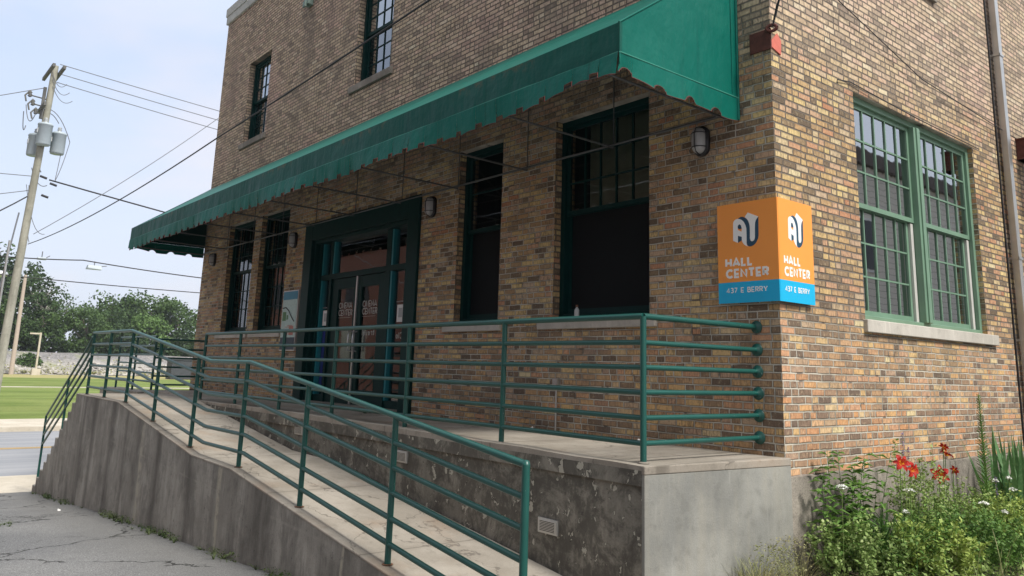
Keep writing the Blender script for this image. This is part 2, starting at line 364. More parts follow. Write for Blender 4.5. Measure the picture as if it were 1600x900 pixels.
M_FRAMEG = simple('sage_green_paint', (.145, .25, .175), .45, var=.15, vs=3)
M_TEAL = simple('teal_paint', (.012, .20, .24), .4)
M_JAMB = simple('pale_jamb_liner', (.50, .50, .47), .5)
M_BLACK = simple('black_metal', (.012, .012, .014), .45)
M_ALU = simple('aluminium', (.62, .62, .62), .3, metal=.7)
M_GALV = simple('galvanised_steel', (.50, .50, .49), .34, metal=.75, var=.2, vs=3)
M_RUST = simple('rusty_red_steel', (.10, .03, .022), .8, var=.5, vs=20)
M_REDP = simple('faded_red_paint', (.55, .14, .10), .7, var=.2)
M_PAPER = simple('white_paper', (.75, .75, .74), .8, var=.04)
M_INK = simple('grey_ink', (.13, .13, .13), .8)
M_WHITE = simple('white_vinyl', (.82, .82, .80), .5, var=.03)
M_WHITED = simple('frosted_vinyl', (.42, .43, .41), .5, var=.03)
M_ORANGE = simple('orange_sign_face', (.88, .325, .06), .45, var=.05, vs=2)
M_CYAN = simple('cyan_sign_face', (.003, .42, .72), .45, var=.05, vs=2)
M_NAVY = simple('navy_sign_ink', (.012, .06, .11), .5, var=.03)
M_LENS = simple('frosted_lens', (.38, .385, .39), .35, var=.05)
M_POLE = conc('weathered_pole_wood', (.25, .245, .20), (.36, .35, .29), streak=.3, speck=.3)
M_XARM = simple('grey_timber', (.13, .13, .125), .9)
M_CAN = simple('transformer_grey', (.36, .42, .46), .5, var=.06)
M_PORC = simple('grey_porcelain', (.35, .37, .38), .3)
M_WIRE = simple('black_cable', (.03, .03, .035), .7)
M_WIREL = simple('grey_wire', (.16, .17, .19), .6)
M_BARK = simple('bark', (.12, .10, .08), .95, var=.4)
M_BARKP = simple('pale_bare_wood', (.38, .36, .32), .95, var=.2)
M_DUMP = simple('dark_grey_steel_box', (.045, .05, .06), .6)
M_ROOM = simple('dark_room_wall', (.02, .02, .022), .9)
M_OLIVE = simple('olive_room_wall', (.60, .61, .45), .9)
M_CURT = simple('purple_grey_curtain', (.16, .11, .12), .9, var=.3, vs=4)
M_REDROOM = simple('maroon_room_wall', (.32, .06, .07), .8)
M_BLUEROOM = simple('blue_poster', (.08, .09, .75), .6)
M_SCREEN = simple('insect_screen', (.006, .008, .009), .6, spec=.1)
M_YELLOW = simple('yellow_road_paint', (.55, .33, .06), .8)
M_BLUEP = simple('blue_poster_band', (.02, .20, .32), .5)
M_MAPC = simple('pale_map_print', (.42, .55, .52), .5, var=.2, vs=25)
M_PGREEN = simple('green_map_patch', (.08, .2, .08), .6)
M_ENG = simple('engineering_brick', (.24, .075, .045), .9, var=.3, vs=20)

def glass(name, refl=.34, tint=(.75, .8, .78), rough=.02, extra=.0):
    def fn(t, p):
        g = t.new('ShaderNodeBsdfGlossy'); g.inputs['Color'].default_value = (.95, .97, 1, 1); g.inputs['Roughness'].default_value = rough
        P = t.pos(); b = t.new('ShaderNodeBump'); b.inputs['Strength'].default_value = .12; b.inputs['Distance'].default_value = .006
        t.inp(b.inputs['Height'], t.noise(P, 2.5, 2)); t.l.new(b.outputs[0], g.inputs['Normal'])
        tr = t.new('ShaderNodeBsdfTransparent'); tr.inputs[0].default_value = (*tint, 1)
        lw = t.new('ShaderNodeLayerWeight'); lw.inputs[0].default_value = refl
        mx = t.new('ShaderNodeMixShader'); t.l.new(t.m('ADD', lw.outputs[0], extra, clamp=True), mx.inputs[0]); t.l.new(tr.outputs[0], mx.inputs[1]); t.l.new(g.outputs[0], mx.inputs[2])
        return mx.outputs[0]
    return mat(name, fn)
M_GLASS = glass('window_glass', .5, extra=.03)
M_GLASSS = glass('side_window_glass', .6, (.6, .62, .6), extra=.22)
M_GLASSU = glass('upper_window_glass', .60, (.5, .52, .55), extra=.45)
M_GLASSD = glass('door_glass', .42, (.8, .8, .8), extra=.06)

def leafmat(name, c1, c2, c3=None, trans=.25):
    def fn(t, p):
        P = t.pos(); n = t.noise(P, 2.2 if 'tree' not in name else .22, 4, .6); k = t.noise(P, 30 if 'tree' not in name else 1.6, 2)
        c = t.mix(t.sm(n, .35, .65), c1, c2)
        c = t.mix(t.m('MULTIPLY', t.sm(k, .5, .7), .6), c, c3 or tuple(x*1.5 for x in c2))
        t.inp(p.inputs['Base Color'], c); p.inputs['Roughness'].default_value = .6; p.inputs['Specular IOR Level'].default_value = .3
        tl = t.new('ShaderNodeBsdfTranslucent'); t.inp(tl.inputs[0], c)
        mx = t.new('ShaderNodeMixShader'); mx.inputs[0].default_value = trans
        t.l.new(p.outputs[0], mx.inputs[1]); t.l.new(tl.outputs[0], mx.inputs[2])
        return mx.outputs[0]
    return mat(name, fn)
M_TREE1 = leafmat('tree_leaf_dark', (.028, .055, .018), (.05, .09, .028))
M_TREE2 = leafmat('tree_leaf_mid', (.04, .08, .022), (.075, .13, .035))
M_TREE3 = leafmat('tree_leaf_bright', (.06, .12, .03), (.11, .19, .05))
M_LEAFA = leafmat('garden_leaf', (.08, .17, .035), (.14, .27, .055), (.26, .38, .10))
M_LEAFB = leafmat('feathery_leaf', (.15, .24, .06), (.29, .40, .12), (.50, .54, .26))
M_LEAFD = leafmat('deep_green_leaf', (.04, .10, .022), (.065, .15, .032), (.12, .23, .06))
M_IRIS = leafmat('iris_blade', (.07, .17, .06), (.12, .24, .09), (.20, .33, .15))
M_LEAFC = leafmat('yellow_green_leaf', (.20, .30, .06), (.34, .44, .10), (.55, .58, .22))
M_DRY = leafmat('dry_grass', (.30, .27, .13), (.20, .24, .09), (.45, .40, .24))
M_PETR = leafmat('lily_petal', (.33, .008, .006), (.42, .015, .008), (.50, .035, .01), .15)
M_PETY = leafmat('lily_throat', (.75, .30, .02), (.8, .35, .03), None, .3)
M_UMBEL = leafmat('white_umbel', (.72, .74, .70), (.80, .82, .78), (.85, .85, .82), .2)
M_PURP = leafmat('purple_spike', (.12, .07, .20), (.20, .12, .30), None, .2)

# ------------------------------------------------------------------ mesh builder
class MB:
    def __init__(s): s.v = []; s.f = []; s.mi = []; s.cur = 0; s.smooth = []
    def add(s, vs, fs, sm=False):
        b = len(s.v); s.v += [tuple(x) for x in vs]
        for f in fs: s.f.append(tuple(b+i for i in f)); s.mi.append(s.cur); s.smooth.append(sm)
        return s
    def box(s, x0, x1, y0, y1, z0, z1):
        x0, x1 = min(x0, x1), max(x0, x1); y0, y1 = min(y0, y1), max(y0, y1); z0, z1 = min(z0, z1), max(z0, z1)
        return s.add([(x0,y0,z0),(x1,y0,z0),(x1,y1,z0),(x0,y1,z0),(x0,y0,z1),(x1,y0,z1),(x1,y1,z1),(x0,y1,z1)],
              [(0,3,2,1),(4,5,6,7),(0,1,5,4),(1,2,6,5),(2,3,7,6),(3,0,4,7)])
    def quad(s, a, b, c, d): return s.add([a, b, c, d], [(0,1,2,3)])
    def prism_xz(s, pts, y0, y1):          # polygon in x,z extruded along y
        n = len(pts); vs = [(x, y0, z) for x, z in pts] + [(x, y1, z) for x, z in pts]
        return s.add(vs, [tuple(range(n)), tuple(reversed(range(n, 2*n)))] + [(i, n+i, n+(i+1) % n, (i+1) % n) for i in range(n)])
    def tube(s, pts, r, n=10, cap=True, r2=None):
        pts = [Vector(p) for p in pts]; rings = []; up0 = None
        m = len(pts)
        for i, p in enumerate(pts):
            if i == 0: d = pts[1]-p
            elif i == m-1: d = p-pts[i-1]
            else: d = (pts[i+1]-p).normalized() + (p-pts[i-1]).normalized()
            d.normalize()
            if up0 is None:
                a = Vector((0, 0, 1)) if abs(d.z) < .9 else Vector((1, 0, 0))
            else: a = up0
            x = d.cross(a)
            if x.length < 1e-5: x = d.cross(Vector((0, 1, 0)))
            x.normalize(); y = x.cross(d); y.normalize(); up0 = y
            rr = r if r2 is None else r + (r2-r)*i/(m-1)
            if 0 < i < m-1:
                c = (pts[i+1]-p).normalized().dot((p-pts[i-1]).normalized()); k = min(1.6, 1/math.sqrt(max(.2, (1+c)/2)))
            else: k = 1
            rings.append([p + x*math.cos(2*math.pi*j/n)*rr + y*math.sin(2*math.pi*j/n)*rr*k for j in range(n)])
        vs = [q for rg in rings for q in rg]; fs = []
        for i in range(m-1):
            for j in range(n):
                a = i*n+j; b = i*n+(j+1) % n; fs.append((a, b, b+n, a+n))
        s.add(vs, fs, True)
        if cap:
            s.add(rings[0], [tuple(reversed(range(n)))]); s.add(rings[-1], [tuple(range(n))])
        return s
    def lathe(s, prof, c=(0, 0, 0), n=16, axis='z'):
        vs = []
        for r, h in prof:
            for j in range(n):
                a = 2*math.pi*j/n; q = (r*math.cos(a), r*math.sin(a), h)
                if axis == 'y': q = (q[0], q[2], q[1])
                if axis == 'x': q = (q[2], q[0], q[1])
                vs.append((c[0]+q[0], c[1]+q[1], c[2]+q[2]))
        fs = [(i*n+j, i*n+(j+1) % n, (i+1)*n+(j+1) % n, (i+1)*n+j) for i in range(len(prof)-1) for j in range(n)]
        return s.add(vs, fs, True)
    def build(s, name, mats, parent=None, bevel=0):
        me = bpy.data.meshes.new(name)
        o0 = Vector(parent['_o']) if parent is not None and '_o' in parent else Vector((0, 0, 0))
        me.from_pydata([tuple(Vector(v)-o0) for v in s.v], [], s.f)
        if not isinstance(mats, (list, tuple)): mats = [mats]
        for m in mats: me.materials.append(m)
        me.polygons.foreach_set('material_index', s.mi); me.polygons.foreach_set('use_smooth', s.smooth)
        me.update()
        bm = bmesh.new(); bm.from_mesh(me)
        if not getattr(s, 'open', False) and len(bm.faces) < 20000: bmesh.ops.recalc_face_normals(bm, faces=bm.faces)
        bm.to_mesh(me); bm.free()
        o = bpy.data.objects.new(name, me); COL.objects.link(o)
        if parent is not None:
            o.parent = parent; o['_o'] = parent['_o'] if '_o' in parent else (0, 0, 0)
        if bevel:
            b = o.modifiers.new('bevel', 'BEVEL'); b.width = bevel; b.segments = 2; b.limit_method = 'ANGLE'; b.angle_limit = R(40)
        return o
def tag(o, label=None, cat=None, group=None, kind=None):
    if label: o['label'] = label
    if cat: o['category'] = cat
    if group: o['group'] = group
    if kind: o['kind'] = kind
    return o
def thing(name, label, cat, loc=(0, 0, 0), group=None):
    o = bpy.data.objects.new(name, None); COL.objects.link(o); o.location = loc; o['_o'] = tuple(loc); o.empty_display_size = .2
    return tag(o, label, cat, group)
def copy_tree(o, loc, rz=0.0, sc=1.0, label=None, parent=None):
    c = o.copy(); COL.objects.link(c)
    if parent is not None: c.parent = parent
    else:
        c.location = loc; c.rotation_euler = (0, 0, rz)
        c.scale = (sc, sc, sc) if not isinstance(sc, tuple) else sc
        if label: c['label'] = label
    for ch in list(o.children): copy_tree(ch, None, parent=c)
    return c
def rng(*a): return random.uniform(*a)

# ================================================================== SETTING
def interp(tab, x):
    if x <= tab[0][0]: return tab[0][1]
    for (a, za), (b, zb) in zip(tab, tab[1:]):
        if x <= b: return za + (zb-za)*(x-a)/(b-a)
    return tab[-1][1]
GT = [(-15.6, -2.09), (-9.7, -1.63), (-5.7, -1.38), (-3.6, -1.25), (0, -1.04), (4, -.98), (60, -.9)]
def zg(x): return interp(GT, x)
YA, YB = -260, 420
def strip(name, xs, zf, m, y0=YA, y1=YB, ny=8):
    b = MB(); b.open = True
    for i in range(len(xs)-1):
        for j in range(ny):
            ya = y0+(y1-y0)*j/ny; yb = y0+(y1-y0)*(j+1)/ny
            b.quad((xs[i], ya, zf(xs[i])), (xs[i+1], ya, zf(xs[i+1])), (xs[i+1], yb, zf(xs[i+1])), (xs[i], yb, zf(xs[i])))
    o = b.build(name, m); o['kind'] = 'structure'; return o
strip('parking_lot', [-15.6, -13, -9.7, -5.7, -3.6, 0, 4, 20, 60], zg, M_ASPHALT)
strip('sidewalk', [-18.35, -15.6], lambda x: -2.09 if x > -16 else -2.12, M_SIDEWALK)
k = MB(); k.box(-18.5, -18.35, YA, YB, -2.35, -2.122); tag(k.build('kerb', M_SIDEWALK), kind='structure')
ST = [(-32.75, -2.27), (-25.6, -2.19), (-18.5, -2.25)]
strip('street', [-32.75, -29, -25.6, -22, -18.5], lambda x: interp(ST, x), M_STREET)
k = MB(); k.open = True
for xa in (-25.75, -25.5): k.quad((xa, YA, interp(ST, xa)+.006), (xa+.12, YA, interp(ST, xa+.12)+.006), (xa+.12, YB, interp(ST, xa+.12)+.006), (xa, YB, interp(ST, xa)+.006))
tag(k.build('road_centre_line', M_YELLOW), kind='structure')
k = MB(); k.box(-32.95, -32.75, YA, YB, -2.4, -2.10); tag(k.build('kerb', M_SIDEWALK), kind='structure')
strip('sidewalk', [-36.9, -32.95], lambda x: -2.105 if x > -34 else -2.07, M_SIDEWALK)
GZ = [(-127, -2.05), (-73.5, -1.95), (-72, -1.95), (-50, -2.03), (-36.9, -2.07)]
def zgr(x): return interp(GZ, x)
strip('grass_field', [-125, -110, -95, -80, -73.5, -72, -60, -50, -36.9], zgr, M_GRASS)
k = MB(); k.open = True; k.quad((-73.6, YA, -1.944), (-71.9, YA, -1.944), (-71.9, YB, -1.944), (-73.6, YB, -1.944)); tag(k.build('concrete_path', M_SIDEWALK), kind='structure')
b = MB(); b.open = True
xs = [-125, -127.5, -130, -132.5, -136, -140]; zs = [-2.06, -1.7, -.9, -.2, 1.0, 1.1]
ny = 120
def bz(i, y): return zs[i] + (.22*math.sin(y*.9+i*2)+.2*math.sin(y*.37+i) if 0 < i < 4 else .05*math.sin(y*.6))
for i in range(5):
    for j in range(ny):
        ya = -60+j*2.2; yb = ya+2.2
        b.quad((xs[i+1], ya, bz(i+1, ya)), (xs[i], ya, bz(i, ya)), (xs[i], yb, bz(i, yb)), (xs[i+1], yb, bz(i+1, yb)))
tag(b.build('gravel_embankment', M_GRAVEL), kind='structure')
b = MB(); b.open = True; b.quad((-450, YA, 0), (-139, YA, 0.9), (-139, YB, .9), (-450, YB, 0)); tag(b.build('far_ground', M_GRASS), kind='structure')
random.seed(5); b = MB()
def bankz(x):
    for i in range(5):
        if xs[i+1] <= x <= xs[i]: return zs[i]+(zs[i+1]-zs[i])*(xs[i]-x)/(xs[i]-xs[i+1])
    return -2
for i in range(1500):
    y = random.uniform(-6, 42); x = -125.2-abs(random.gauss(0, 3.4)); x = max(x, -135.5); r = random.uniform(.10, .34)*(1 if random.random() < .8 else 1.7); z = bankz(x)+r*.2
    c_ = [(x+r*random.uniform(.6, 1.2), y, z), (x-r, y, z), (x, y+r*random.uniform(.7, 1.5), z), (x, y-r*random.uniform(.7, 1.5), z), (x+r*.2, y+r*.1, z+r*random.uniform(.5, 1)), (x, y, z-r)]
    b.add(c_, [(0, 2, 4), (2, 1, 4), (1, 3, 4), (3, 0, 4), (2, 0, 5), (1, 2, 5), (3, 1, 5), (0, 3, 5)])
tag(b.build('rubble', conc('pale_rubble', (.26, .245, .225), (.50, .47, .43), speck=.4)), 'loose pale rubble along the slope of the gravel bank', 'rubble', kind='stuff')
# garden bed soil
b = MB(); b.open = True
def gz(x, y): return -.97 + .05*math.sin(y*1.7+x*2) + .03*math.sin(x*6+y*3) + (.04 if x < .5 else 0)
for i in range(12):
    for j in range(40):
        x0 = .02+i*.14; y0 = .0+j*.25; x1 = x0+.14; y1 = y0+.25
        b.quad((x0, y0, gz(x0, y0)), (x1, y0, gz(x1, y0)), (x1, y1, gz(x1, y1)), (x0, y1, gz(x0, y1)))
tag(b.build('garden_soil', M_SOIL), kind='structure')

# ================================================================== BUILDING
bld = thing('brick_building', 'two storey tan and brown brick corner building with green window frames', 'building')
LX, BY, TZ = -15.2, 16.0, 8.86
def fw(u, z, d): return (u, d, z)         # front wall (faces -y): d goes inward
def sw(u, z, d): return (-d, u, z)        # side wall (faces +x)
def mbox(b, fn, u0, u1, z0, z1, d0, d1):
    p = fn(u0, z0, d0); q = fn(u1, z1, d1); b.box(p[0], q[0], p[1], q[1], p[2], q[2])
def wall(name, fn, U0, U1, Z0, Z1, ops, T=.32):
    b = MB(); us = sorted({U0, U1} | {o[0] for o in ops} | {o[1] for o in ops}); zz = sorted({Z0, Z1} | {o[2] for o in ops} | {o[3] for o in ops})
    b.open = True
    flip = fn is sw
    def q(*p):
        b.quad(*(p if not flip else p))
    for i in range(len(us)-1):
        for j in range(len(zz)-1):
            um = (us[i]+us[i+1])/2; zm = (zz[j]+zz[j+1])/2
            if any(o[0] < um < o[1] and o[2] < zm < o[3] for o in ops): continue
            q(fn(us[i], zz[j], 0), fn(us[i+1], zz[j], 0), fn(us[i+1], zz[j+1], 0), fn(us[i], zz[j+1], 0))
    for (a, c, z0, z1) in ops:
        q(fn(a, z0, 0), fn(a, z1, 0), fn(a, z1, T), fn(a, z0, T)); q(fn(c, z0, 0), fn(c, z0, T), fn(c, z1, T), fn(c, z1, 0))
        q(fn(a, z1, 0), fn(c, z1, 0), fn(c, z1, T), fn(a, z1, T)); q(fn(a, z0, 0), fn(a, z0, T), fn(c, z0, T), fn(c, z0, 0))
    return b.build(name, M_BRICK, bld)
W1 = (-2.92, -1.47, 1.24, 3.58); W0 = (-4.88, -3.93, 1.24, 3.58); L1 = (-13.6, -12.15, 1.24, 3.58); L2 = (-11.8, -10.45, 1.24, 3.58)
DO = (-9.55, -5.85, -.02, 3.08)
UWZ = (5.42, 7.32)
UPW = [(-13.4, -12.17, *UWZ), (-8.22, -7.0, *UWZ), (-3.2, -1.98, *UWZ)]
SW = (1.48, 4.45, 1.24, 3.58); SU = (1.9, 3.55, 5.40, 7.32)
wall('front_wall', fw, LX, 0, -.155, TZ, [W1, W0, L1, L2, DO] + UPW)
wall('side_wall', sw, 0, BY, -.15, TZ, [SW, SU])
b = MB(); b.open = True; b.quad((LX, BY, -2.1), (LX, 0, -2.1), (LX, 0, 9.1), (LX, BY, 9.1)); b.quad((LX, 0, -2.1), (-9, 0, -2.1), (-9, 0, 0), (LX, 0, 0)); b.build('end_wall', M_BRICK, bld)
b = MB(); b.open = True; b.quad((0, BY, -1.2), (LX, BY, -1.2), (LX, BY, TZ), (0, BY, TZ)); b.build('rear_wall', M_BRICK, bld)
b = MB(); b.box(LX+.1, -.1, .1, BY-.1, TZ-.35, TZ-.2); b.build('roof', simple('roof_felt', (.06, .06, .06), .9), bld)
b = MB(); b.box(LX-.04, .05, -.05, .35, TZ, TZ+.2); b.box(-.3, .05, .35, BY, TZ, TZ+.2)
b.box(LX-.06, LX+1.3, -.07, .37, TZ+.2, TZ+.42); b.build('parapet_coping', M_COPING, bld, .012)
b = MB(); b.box(LX, LX+1.3, -.0, .3, TZ+.005, TZ+.2)
# foundation strip of the side wall
b = MB(); n = 60; b.open = True
for i in range(n):
    y0 = BY*i/n; y1 = BY*(i+1)/n
    a0 = .035+.015*math.sin(y0*7)+.008*math.sin(y0*23); a1 = .035+.015*math.sin(y1*7)+.008*math.sin(y1*23)
    t0 = -.155+.012*math.sin(y0*9); t1 = -.155+.012*math.sin(y1*9)
    b.quad((a0, y0, -1.4), (a1, y1, -1.4), (a1, y1, t0 if 0 else t1), (a0, y0, t0)); b.quad((a0, y0, t0), (a1, y1, t1), (-.02, y1, t1+.008), (-.02, y0, t0+.008))
b.quad((.035, 0, -1.4), (.035, 0, -.155), (-.3, 0, -.155), (-.3, 0, -1.4))
b.build('foundation', M_FOUND, bld)
# dark rooms behind the glass
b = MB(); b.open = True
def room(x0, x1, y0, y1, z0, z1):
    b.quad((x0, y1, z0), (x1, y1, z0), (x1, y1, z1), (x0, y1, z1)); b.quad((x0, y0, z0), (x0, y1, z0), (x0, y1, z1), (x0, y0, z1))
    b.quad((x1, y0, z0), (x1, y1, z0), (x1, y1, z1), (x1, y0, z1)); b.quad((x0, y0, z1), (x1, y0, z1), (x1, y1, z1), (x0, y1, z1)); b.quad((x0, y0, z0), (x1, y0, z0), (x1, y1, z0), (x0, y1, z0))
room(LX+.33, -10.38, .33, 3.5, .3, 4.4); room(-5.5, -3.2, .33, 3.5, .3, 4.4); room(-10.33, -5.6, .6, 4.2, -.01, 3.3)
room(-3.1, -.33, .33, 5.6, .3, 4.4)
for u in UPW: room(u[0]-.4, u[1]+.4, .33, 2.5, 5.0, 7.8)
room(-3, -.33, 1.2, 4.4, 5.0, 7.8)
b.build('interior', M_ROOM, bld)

def window(fn, O, d, units=1, cols=5, rows=3, frame=M_FRAMED, gl=M_GLASS, gl2=None, sill=True, ssx=(.2, .2), sillmat=None, mullion=.16, split=None, liner=False, screen=False, zs=None):
    a, c, z0, z1 = O; z0 += .0
    f = MB(); t = .065
    mbox(f, fn, a, a+t, z0, z1, d, d+.12); mbox(f, fn, c-t, c, z0, z1, d, d+.12)
    mbox(f, fn, a+t, c-t, z1-t, z1, d+.002, d+.12); mbox(f, fn, a+t, c-t, z0, z0+.05, d+.002, d+.12)
    wu = (c-a-2*t-(units-1)*mullion)/units
    fr = None
    for k in range(1, units):
        m0 = a+t+k*wu+(k-1)*mullion; mbox(f, fn, m0, m0+mullion, z0+.05, z1-t, d-.03, d+.12)
        mbox(f, fn, m0+.05, m0+mullion-.05, z0+.05, z1-t, d-.045, d-.03)
    fr = f.build('window', frame, bld, .004)
    zm = split or z0+.05+(z1-z0-t-.05)*.5
    zi0, zi1 = z0+.05, z1-t
    for k in range(units):
        u0 = a+t+k*(wu+mullion); u1 = u0+wu
        for part, (sa, sb, dd) in (('upper', (zm, zi1, d+.035)), ('lower', (zi0, zm+.04, d+.075))):
            s = MB(); rs = .045
            uu0, uu1 = u0, u1
            if liner and part == 'lower': uu1 = u1-.075
            mbox(s, fn, uu0, uu0+rs, sa, sb, dd, dd+.035); mbox(s, fn, uu1-rs, uu1, sa, sb, dd, dd+.035)
            br = .06 if part == 'lower' else .05
            mbox(s, fn, uu0+rs, uu1-rs, sa, sa+br, dd+.001, dd+.035); mbox(s, fn, uu0+rs, uu1-rs, sb-.045, sb, dd+.001, dd+.035)
            g0, g1, h0, h1 = uu0+rs, uu1-rs, sa+br, sb-.045
            nr, nc = rows, cols
            if screen and part == 'lower': nr = nc = 1
            for i in range(1, nc):
                x = g0+(g1-g0)*i/nc; mbox(s, fn, x-.009, x+.009, h0, h1, dd+.004, dd+.03)
            for i in range(1, nr):
                z = h0+(h1-h0)*i/nr; mbox(s, fn, g0, g1, z-.009, z+.009, dd+.006, dd+.028)
            s.build('sash', frame, fr)
            p = MB(); p.open = True; p.quad(fn(g0, h0, dd+.018), fn(g1, h0, dd+.018), fn(g1, h1, dd+.018), fn(g0, h1, dd+.018))
            if screen and part == 'lower':
                p.build('insect_screen', M_SCREEN, fr)
            else: p.build('pane', (gl2 if gl2 and part == 'upper' else gl), fr)
        if liner:
            l = MB(); mbox(l, fn, u1-.07, u1-.012, zi0, zm-.01, d+.045, d+.10); l.build('jamb_liner', M_JAMB, fr, .003)
    if sill:
        s = MB(); mbox(s, fn, a-ssx[0], c+ssx[1], z0-.125, z0-.002, -.045, d+.05); s.build('sill', sillmat or M_SILL, fr, .008)
    return fr
w = window(sw, SW, .055, units=2, frame=M_FRAMEG, ssx=(.04, .22), split=2.40, liner=True, gl=M_GLASSS); w['label'] = 'wide double window with sage green frame and white jamb strips'
window(fw, W1, .10, frame=M_FRAMED, ssx=(.22, .1), split=2.44, screen=True)
window(fw, W0, .10, frame=M_FRAMED, ssx=(.2, .08), split=2.44, cols=1, rows=2, screen=True)
window(fw, L1, .10, frame=M_FRAMED, ssx=(.2, .1), split=2.5); window(fw, L2, .10, frame=M_FRAMED, ssx=(.12, .06), split=2.5)
for u in UPW: window(fw, u, .12, frame=M_FRAMED, gl=M_GLASSS, gl2=M_GLASSU, cols=4, rows=3, ssx=(.13, .1), sillmat=M_SILLD)
window(sw, SU, .1, frame=M_FRAMEG, ssx=(.1, .1), gl=M_GLASSU, sillmat=M_SILLD)
# things seen through the glass: an olive wall, curtains
b = MB(); b.box(-2.80, -1.2, .46, .48, 2.40, 3.7); b.build('lit_room_wall', M_OLIVE, bld)
b = MB()
for (x0, x1) in ((-13.1, -12.75), (-12.7, -12.3), (-11.0, -10.6)):
    n = 10
    for i in range(n): 
        xa = x0+(x1-x0)*i/n; b.box(xa, xa+(x1-x0)/n*.8, .45+.03*(i % 2), .47+.03*(i % 2), 1.3, 3.2)
b.build('curtain', M_CURT, bld)

# ---------------- entrance
DY = .17
b = MB()
b.box(-9.6, -9.3, -.045, DY+.2, .0, 3.12); b.box(-6.1, -5.8, -.045, DY+.2, .0, 3.12); b.box(-9.3, -6.1, -.043, DY+.2, 2.80, 3.118)
b.box(-9.3, -9.24, .02, DY+.1, 0, 2.8); b.box(-6.16, -6.1, .02, DY+.1, 0, 2.8); b.box(-9.24, -6.16, .02, DY+.1, 2.74, 2.8)
fr = b.build('door_frame', M_FRAMED, bld, .006)
b = MB()
b.box(-9.24, -9.17, DY-.07, DY+.08, .02, 2.74); b.box(-8.84, -8.76, DY-.05, DY+.08, .02, 2.74); b.box(-6.94, -6.8, DY-.05, DY+.08, .02, 2.74)
b.box(-9.17, -6.16, DY-.052, DY+.08, 2.085, 2.175); b.box(-9.17, -8.84, DY-.03, DY+.05, .02, .14); b.box(-6.8, -6.16, DY-.03, DY+.05, .02, .14)
b.build('mullions', M_FRAMED, fr, .004)
for x in (-9.17, -8.76, -6.8):
    for z0, z1 in ((.14, 2.085), (2.175, 2.74)):
        if x == -8.76 and z0 < 1: continue
        b = MB(); b.box(x, x+.045, DY-.04, DY+.06, z0, z1); b.build('glazing_stop', M_TEAL, fr)
for (x0, x1, z0, z1) in ((-9.12, -8.84, .14, 2.085), (-6.75, -6.16, .14, 2.085), (-9.12, -8.84, 2.175, 2.74), (-8.71, -6.94, 2.175, 2.74), (-6.75, -6.16, 2.175, 2.74)):
    p = MB(); p.open = True; p.quad((x0, DY+.02, z0), (x1, DY+.02, z0), (x1, DY+.02, z1), (x0, DY+.02, z1)); p.build('pane', M_GLASSD, fr)
# stroke lettering -------------------------------------------------
GL = {'A': [[(0, 0), (.42, 1), (.84, 0)], [(.14, .26), (.70, .26)]], 'B': [[(0, 0), (0, 1), (.38, 1), (.52, .9), (.52, .66), (.38, .55), (0, .55)], [(.38, .55), (.58, .45), (.58, .12), (.42, 0), (0, 0)]],
 'C': [[(.78, .84), (.62, .97), (.40, 1), (.16, .9), (0, .64), (0, .36), (.16, .1), (.40, 0), (.62, .03), (.78, .16)]], 'E': [[(.55, 1), (0, 1), (0, 0), (.55, 0)], [(0, .42), (.5, .42)]],
 'H': [[(0, 0), (0, 1)], [(.66, 0), (.66, 1)], [(0, .42), (.66, .42)]], 'L': [[(0, 1), (0, 0), (.5, 0)]], 'N': [[(0, 0), (0, 1), (.7, 0), (.7, 1)]], 'T': [[(0, 1), (.7, 1)], [(.35, 1), (.35, 0)]],
 'R': [[(0, 0), (0, 1), (.38, 1), (.56, .88), (.56, .58), (.38, .45), (0, .45)], [(.28, .45), (.6, 0)]], 'Y': [[(0, 1), (.38, .42), (.76, 1)], [(.38, .42), (.38, 0)]],
 'I': [[(0, 0), (0, 1)]], 'M': [[(0, 0), (.1, 1), (.44, .2), (.78, 1), (.88, 0)]], '4': [[(.5, 0), (.5, 1), (0, .26), (.68, .26)]], '3': [[(0, .95), (.3, 1), (.48, .88), (.48, .66), (.2, .56), (.52, .44), (.52, .12), (.3, 0), (0, .05)]],
 '7': [[(0, 1), (.56, 1), (.16, 0)]], 't': [[(.1, .95), (.1, .12), (.3, 0)], [(0, .65), (.3, .65)]], 'r': [[(0, 0), (0, .65)], [(0, .45), (.15, .63), (.3, .62)]], 'e': [[(0, .34), (.4, .34), (.36, .6), (.15, .62), (0, .4), (.02, .15), (.2, 0), (.4, .08)]],
 'v': [[(0, .63), (.2, 0), (.4, .63)]], 'l': [[(0, 0), (0, 1)]], 'a': [[(.36, .62), (.36, 0)], [(.36, .55), (.15, .62), (0, .35), (.12, .02), (.36, .12)]], 'c': [[(.36, .55), (.18, .63), (0, .35), (.12, .03), (.36, .1)]], ' ': []}
GWD = {'A': .84, 'B': .58, 'C': .78, 'E': .55, 'H': .66, 'L': .5, 'N': .7, 'T': .7, 'R': .58, 'Y': .76, 'I': 0, 'M': .88, '4': .68, '3': .52, '7': .56, 't': .3, 'r': .3, 'e': .4, 'v': .4, 'l': 0, 'a': .36, 'c': .36, ' ': .3}
def text_strokes(txt, width, height, gap=.3):
    tot = sum(GWD[c] for c in txt)+gap*(len(txt)-1); k = width/tot; x = 0; out = []
    for c in txt:
        for st in GL[c]: out.append([((x+p[0])*k, p[1]*height) for p in st])
        x += GWD[c]+gap
    return out
